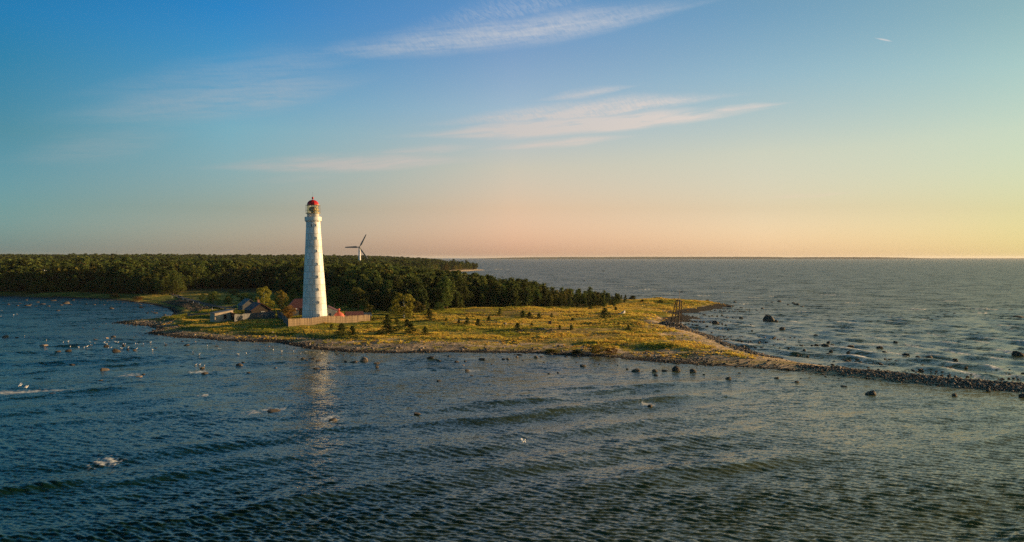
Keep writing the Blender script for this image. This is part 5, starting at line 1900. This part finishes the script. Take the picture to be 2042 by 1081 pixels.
car()
for px, py, mat, nm, lab, w in ((468.5, 614.5, 'green_box', 'storage_box', 'dark green box standing behind the road', 1.5), (475.5, 614.5, 'lime_box', 'storage_box', 'bright light green box at the right end of the dark green one', 1.1)):
    p = ground(px, py)
    t = thing(nm, lab, 'box', p, R(20))
    MB().box((0, 0, 0.55), (w, 1.0, 1.15)).build('body', M[mat], t)
    MB().box((0, 0, 1.17), (w + 0.08, 1.08, 0.09)).build('lid', M[mat], t)
p = ground(449, 620)
t = thing('notice_stand', 'small tan notice stand at the road behind the pale shed', 'sign', p, R(25))
MB().box((0, 0, 1.25), (0.85, 0.10, 0.95)).build('panel', M['plaster'], t)
for sx in (-0.36, 0.36):
    MB().box((sx, 0.08, 0.7), (0.09, 0.09, 1.7)).build('leg', M['timber'], t)
a, b_ = ground(374, 631), ground(416, 629)
t = thing('low_wall', 'low dark concrete wall between the rocky bank and the pale shed', 'wall', a)
L = (b_ - a).length
MB().box((L / 2, 0, 0.35), (L, 0.55, 1.3)).build('body', M['concrete'], t)
MB().box((L / 2, 0, 1.05), (L + 0.1, 0.7, 0.12)).build('coping', M['concrete'], t)
t.rotation_euler = (0, 0, math.atan2(b_.y - a.y, b_.x - a.x))


# ------------------------------------------------------------------ beacon on the stone mound
def beacon():
    D = BEACON.y
    z0 = BEACON.z + 0.9
    t = thing('timber_beacon', 'dark timber trestle beacon with tall pole on the stone mound', 'beacon', (BEACON.x, D, z0))
    W = lambda px, py, dy=0.0: at_depth(px, py, D + dy) - Vector((BEACON.x, D, z0))
    feet = [W(1336.5, 647, -1.0), W(1353, 646, -1.2), W(1358, 640, 1.4), W(1345, 641, 1.6)]
    top = [W(1348.5, 598.5, -0.4), W(1356, 600, -0.5), W(1359, 599.5, 0.5), W(1351, 598, 0.5)]
    for f in feet:
        f.z = min(f.z, 0.2)
    for f, q in zip(feet, top):
        MB().bar(f, q, 0.20, 0.16, 6).build('leg', M['timber'], t)
    for i in range(4):
        j = (i + 1) % 4
        for h in (0.12, 0.42, 0.72):
            MB().bar(feet[i].lerp(top[i], h), feet[j].lerp(top[j], h), 0.06, n=4).build('brace', M['timber'], t)
        MB().bar(top[i] + Vector((0, 0, 0.05)), top[j] + Vector((0, 0, 0.05)), 0.12, n=4).build('head_beam', M['timber'], t)
        MB().bar(feet[i].lerp(top[i], 0.12), feet[j].lerp(top[j], 0.42), 0.05, n=4).build('diagonal', M['timber'], t)
    po = MB().bar(W(1354.2, 636, 0), W(1354.6, 579, 0), 0.13, 0.08, 8).build('pole', M['grey_timber'], t)
    MB().box(W(1354.4, 598.5, 0), (0.5, 0.5, 0.14)).build('collar', M['grey_timber'], po)


beacon()
# information board on the meadow
p = ground(1096.5, 651.5)
t = thing('information_board', 'dark board on two legs standing in the meadow', 'sign', p, R(8))
MB().box((0, 0, 1.35), (0.95, 0.07, 1.05)).build('panel', M['board_print'], t)
for sx in (-0.38, 0.38):
    MB().box((sx, 0.06, 0.85), (0.09, 0.07, 2.2)).build('leg', M['grey_timber'], t)
# beached boat
p = ground(1241, 627)
t = thing('old_boat', 'old white boat prow lying in the grass near the end of the wood', 'boat', p - Vector((0, 0, 0.1)), R(8))
t.rotation_euler = (0, R(-16), R(10))
hb, V, F = MB(), [], []
secs = [(-1.2, 0.62, 0.55, 0.0), (-0.6, 0.72, 0.68, 0.0), (0.1, 0.68, 0.85, 0.02), (0.7, 0.48, 1.05, 0.08), (1.15, 0.20, 1.30, 0.25), (1.35, 0.03, 1.48, 0.5)]
for x, w, hgt, k in secs:
    for q in np.linspace(-1, 1, 9):
        V.append((x, w * math.sin(q * math.pi / 2), k + (hgt - k) * abs(q) ** 2.2))
for i in range(len(secs) - 1):
    for q in range(8):
        F.append((i * 9 + q, i * 9 + q + 1, (i + 1) * 9 + q + 1, (i + 1) * 9 + q))
F.append(tuple(range(9)))
hull = link('hull', mesh_np('hull', V, [f for f in F if len(f) == 4], [M['boat']], True), t)
md = hull.modifiers.new('thickness', 'SOLIDIFY')
md.thickness = 0.05
for s_ in (0, 8):
    for i in range(len(secs) - 1):
        hb.bar(V[i * 9 + s_], V[(i + 1) * 9 + s_], 0.045, n=4)
hb.build('gunwale', M['dark_wood'], t)
MB().box((-0.2, 0, 0.45), (0.22, 1.2, 0.05)).build('thwart', M['grey_timber'], t)
MB().prism([(-1.24, 0.02), (-1.19, 0.02), (-1.19, 0.52), (-1.24, 0.52)], -0.55, 0.55).build('transom', M['boat'], t)


# stones laid out in low rings on the meadow
def stone_ring(label, c, rx, ry, n, s0, arc=6.283):
    p = ground(*c)
    t = thing('stone_ring', label, 'stone ring', p)
    for i in range(n):
        a = arc * i / n + rnd.uniform(-0.05, 0.05)
        x, y = math.cos(a) * rx * rnd.uniform(0.9, 1.05), math.sin(a) * ry * rnd.uniform(0.9, 1.05)
        s = s0 * rnd.uniform(0.6, 1.3)
        link('stone', rnd.choice(PALE if rnd.random() < 0.45 else ROCKS), t, (x, y, gz(p.x + x, p.y + y) - p.z + s * 0.3), (0, 0, rnd.uniform(0, 6.28)), (s, s, s * 0.8))


stone_ring('low oval ring of stones in the grass right of the young pine', (1066, 661), 5.2, 3.0, 46, 0.33)
stone_ring('short scatter of pale stones in the grass right of the larch', (868, 652), 2.4, 1.0, 20, 0.24)


# ------------------------------------------------------------------ gulls
def loft(secs, n=8):
    V, F = [], []
    for (x, z, r, rz_) in secs:
        for q in range(n):
            a = 2 * math.pi * q / n
            V.append((x, r * math.cos(a), z + rz_ * math.sin(a)))
    for i in range(len(secs) - 1):
        for q in range(n):
            F.append((i * n + q, i * n + (q + 1) % n, (i + 1) * n + (q + 1) % n, (i + 1) * n + q))
    F += [tuple(range(n - 1, -1, -1)), tuple(range((len(secs) - 1) * n, len(secs) * n))]
    return V, F


def gull_meshes():
    b = MB()
    b.add(*loft([(-0.34, 0.20, 0.02, 0.01), (-0.22, 0.19, 0.06, 0.04), (-0.05, 0.16, 0.105, 0.095), (0.10, 0.18, 0.10, 0.10), (0.17, 0.26, 0.06, 0.07), (0.20, 0.33, 0.055, 0.058), (0.26, 0.35, 0.045, 0.045), (0.30, 0.345, 0.012, 0.012)]))
    body = b.mesh('body', M['gull'], True)
    beak = MB().bar((0.295, 0, 0.345), (0.37, 0, 0.33), 0.014, 0.004, 5).mesh('beak', M['beak'])
    w = MB()
    for s_ in (-1, 1):
        V, F = loft([(-0.36, 0.21, 0.012, 0.015), (-0.2, 0.20, 0.02, 0.05), (0.0, 0.20, 0.025, 0.07), (0.08, 0.20, 0.01, 0.03)], 6)
        w.add([(v[0], v[1] + s_ * (0.10 if v[0] > -0.3 else 0.03), v[2]) for v in V], F)
    folded = w.mesh('wing', M['gull_grey'], True)
    legs = MB().bar((0, 0.04, -0.02), (0.0, 0.04, 0.1), 0.008, n=4).bar((0, -0.04, -0.02), (0.0, -0.04, 0.1), 0.008, n=4).mesh('legs', M['beak'])
    sp = MB()
    for s_ in (-1, 1):
        for (y0, z0, y1, z1, c0, c1, x0, x1) in ((0.06, 0.22, 0.34, 0.36, 0.09, 0.08, 0.02, 0.05), (0.34, 0.36, 0.66, 0.27, 0.08, 0.015, 0.05, -0.06)):
            sp.add([(x0 + c0, s_ * y0, z0), (x0 - c0, s_ * y0, z0), (x1 - c1, s_ * y1, z1), (x1 + c1, s_ * y1, z1), (x0 + c0, s_ * y0, z0 + 0.02), (x0 - c0, s_ * y0, z0 + 0.02), (x1 - c1, s_ * y1, z1 + 0.015), (x1 + c1, s_ * y1, z1 + 0.015)],
                   [(0, 1, 2, 3), (4, 7, 6, 5), (0, 4, 5, 1), (1, 5, 6, 2), (2, 6, 7, 3), (3, 7, 4, 0)])
    return body, beak, folded, legs, sp.mesh('wing', M['gull'])


GB, GK, GW, GL, GS = gull_meshes()
REST = [(3, 620), (27, 629), (34, 628), (1, 632), (92, 680), (148, 671), (126, 684), (136, 682), (182, 690), (188, 686), (200, 691), (213, 688), (217, 683), (235, 684), (250, 688), (216, 696), (221, 695), (230, 683), (245, 690), (270, 687), (275, 688), (286, 688),
        (321, 689), (300, 684), (140, 693), (189, 697), (205, 692), (242, 696), (262, 697), (272, 697), (304, 699), (385, 705), (397, 708), (413, 691), (437, 697), (475, 708), (491, 706), (545, 699), (562, 702), (585, 702), (599, 706), (157, 694), (167, 694), (174, 692), (256, 694), (28, 672), (49, 671), (180, 684), (208, 684), (398, 729), (407, 731), (390, 729), (610, 703), (640, 706)]
GULLS = []
for px, py in REST:
    x, y = at(px, py)
    z = 0.02
    for rx_, ry_, rr, top in ROCK_AT:
        if math.hypot(rx_ - x, ry_ - y) < rr * 1.2 + 1.0:
            x, y, z = rx_ + rnd.uniform(-0.3, 0.3) * rr, ry_ + rnd.uniform(-0.3, 0.3) * rr, None
            break
    g = thing('gull', 'white gull resting among the rocks of the left water', 'bird', (x, y, 0), rnd.uniform(0, 6.28), 'gulls resting among the rocks')
    if z is None:
        z = 0.3
        dg = bpy.context.evaluated_depsgraph_get() if False else None
        z = rr * 0.62
    g.location.z = z
    g.scale = (1.05,) * 3
    link('body', GB, g)
    link('beak', GK, g)
    link('wing', GW, g)
    link('legs', GL, g)
    GULLS.append((g, px, py))
single_out(GULLS, 'resting white gull', ['the big round boulder', 'the left headland tip', 'the left picture edge', 'the pale blocky boulder', 'the pale shed', 'the birch', 'the long awash rock'])
FLY = [(1042, 884, 88, 30, 'white gull flying low over the open near water'), (88, 541, 240, -60, 'pale gull flying in front of the left wood'), (40, 771, 125, 20, 'left of two gulls flying over the near left water'), (52, 775, 122, 35, 'right of two gulls flying over the near left water')]
for px, py, D, rz, lab in FLY:
    p = at_depth(px, py, D)
    g = thing('gull', lab, 'bird', p, R(rz))
    g.rotation_euler = (R(rnd.uniform(-25, 25)), 0, R(rz))
    g.scale = (1.15,) * 3
    link('body', GB, g)
    link('beak', GK, g)
    link('wing', GS, g)
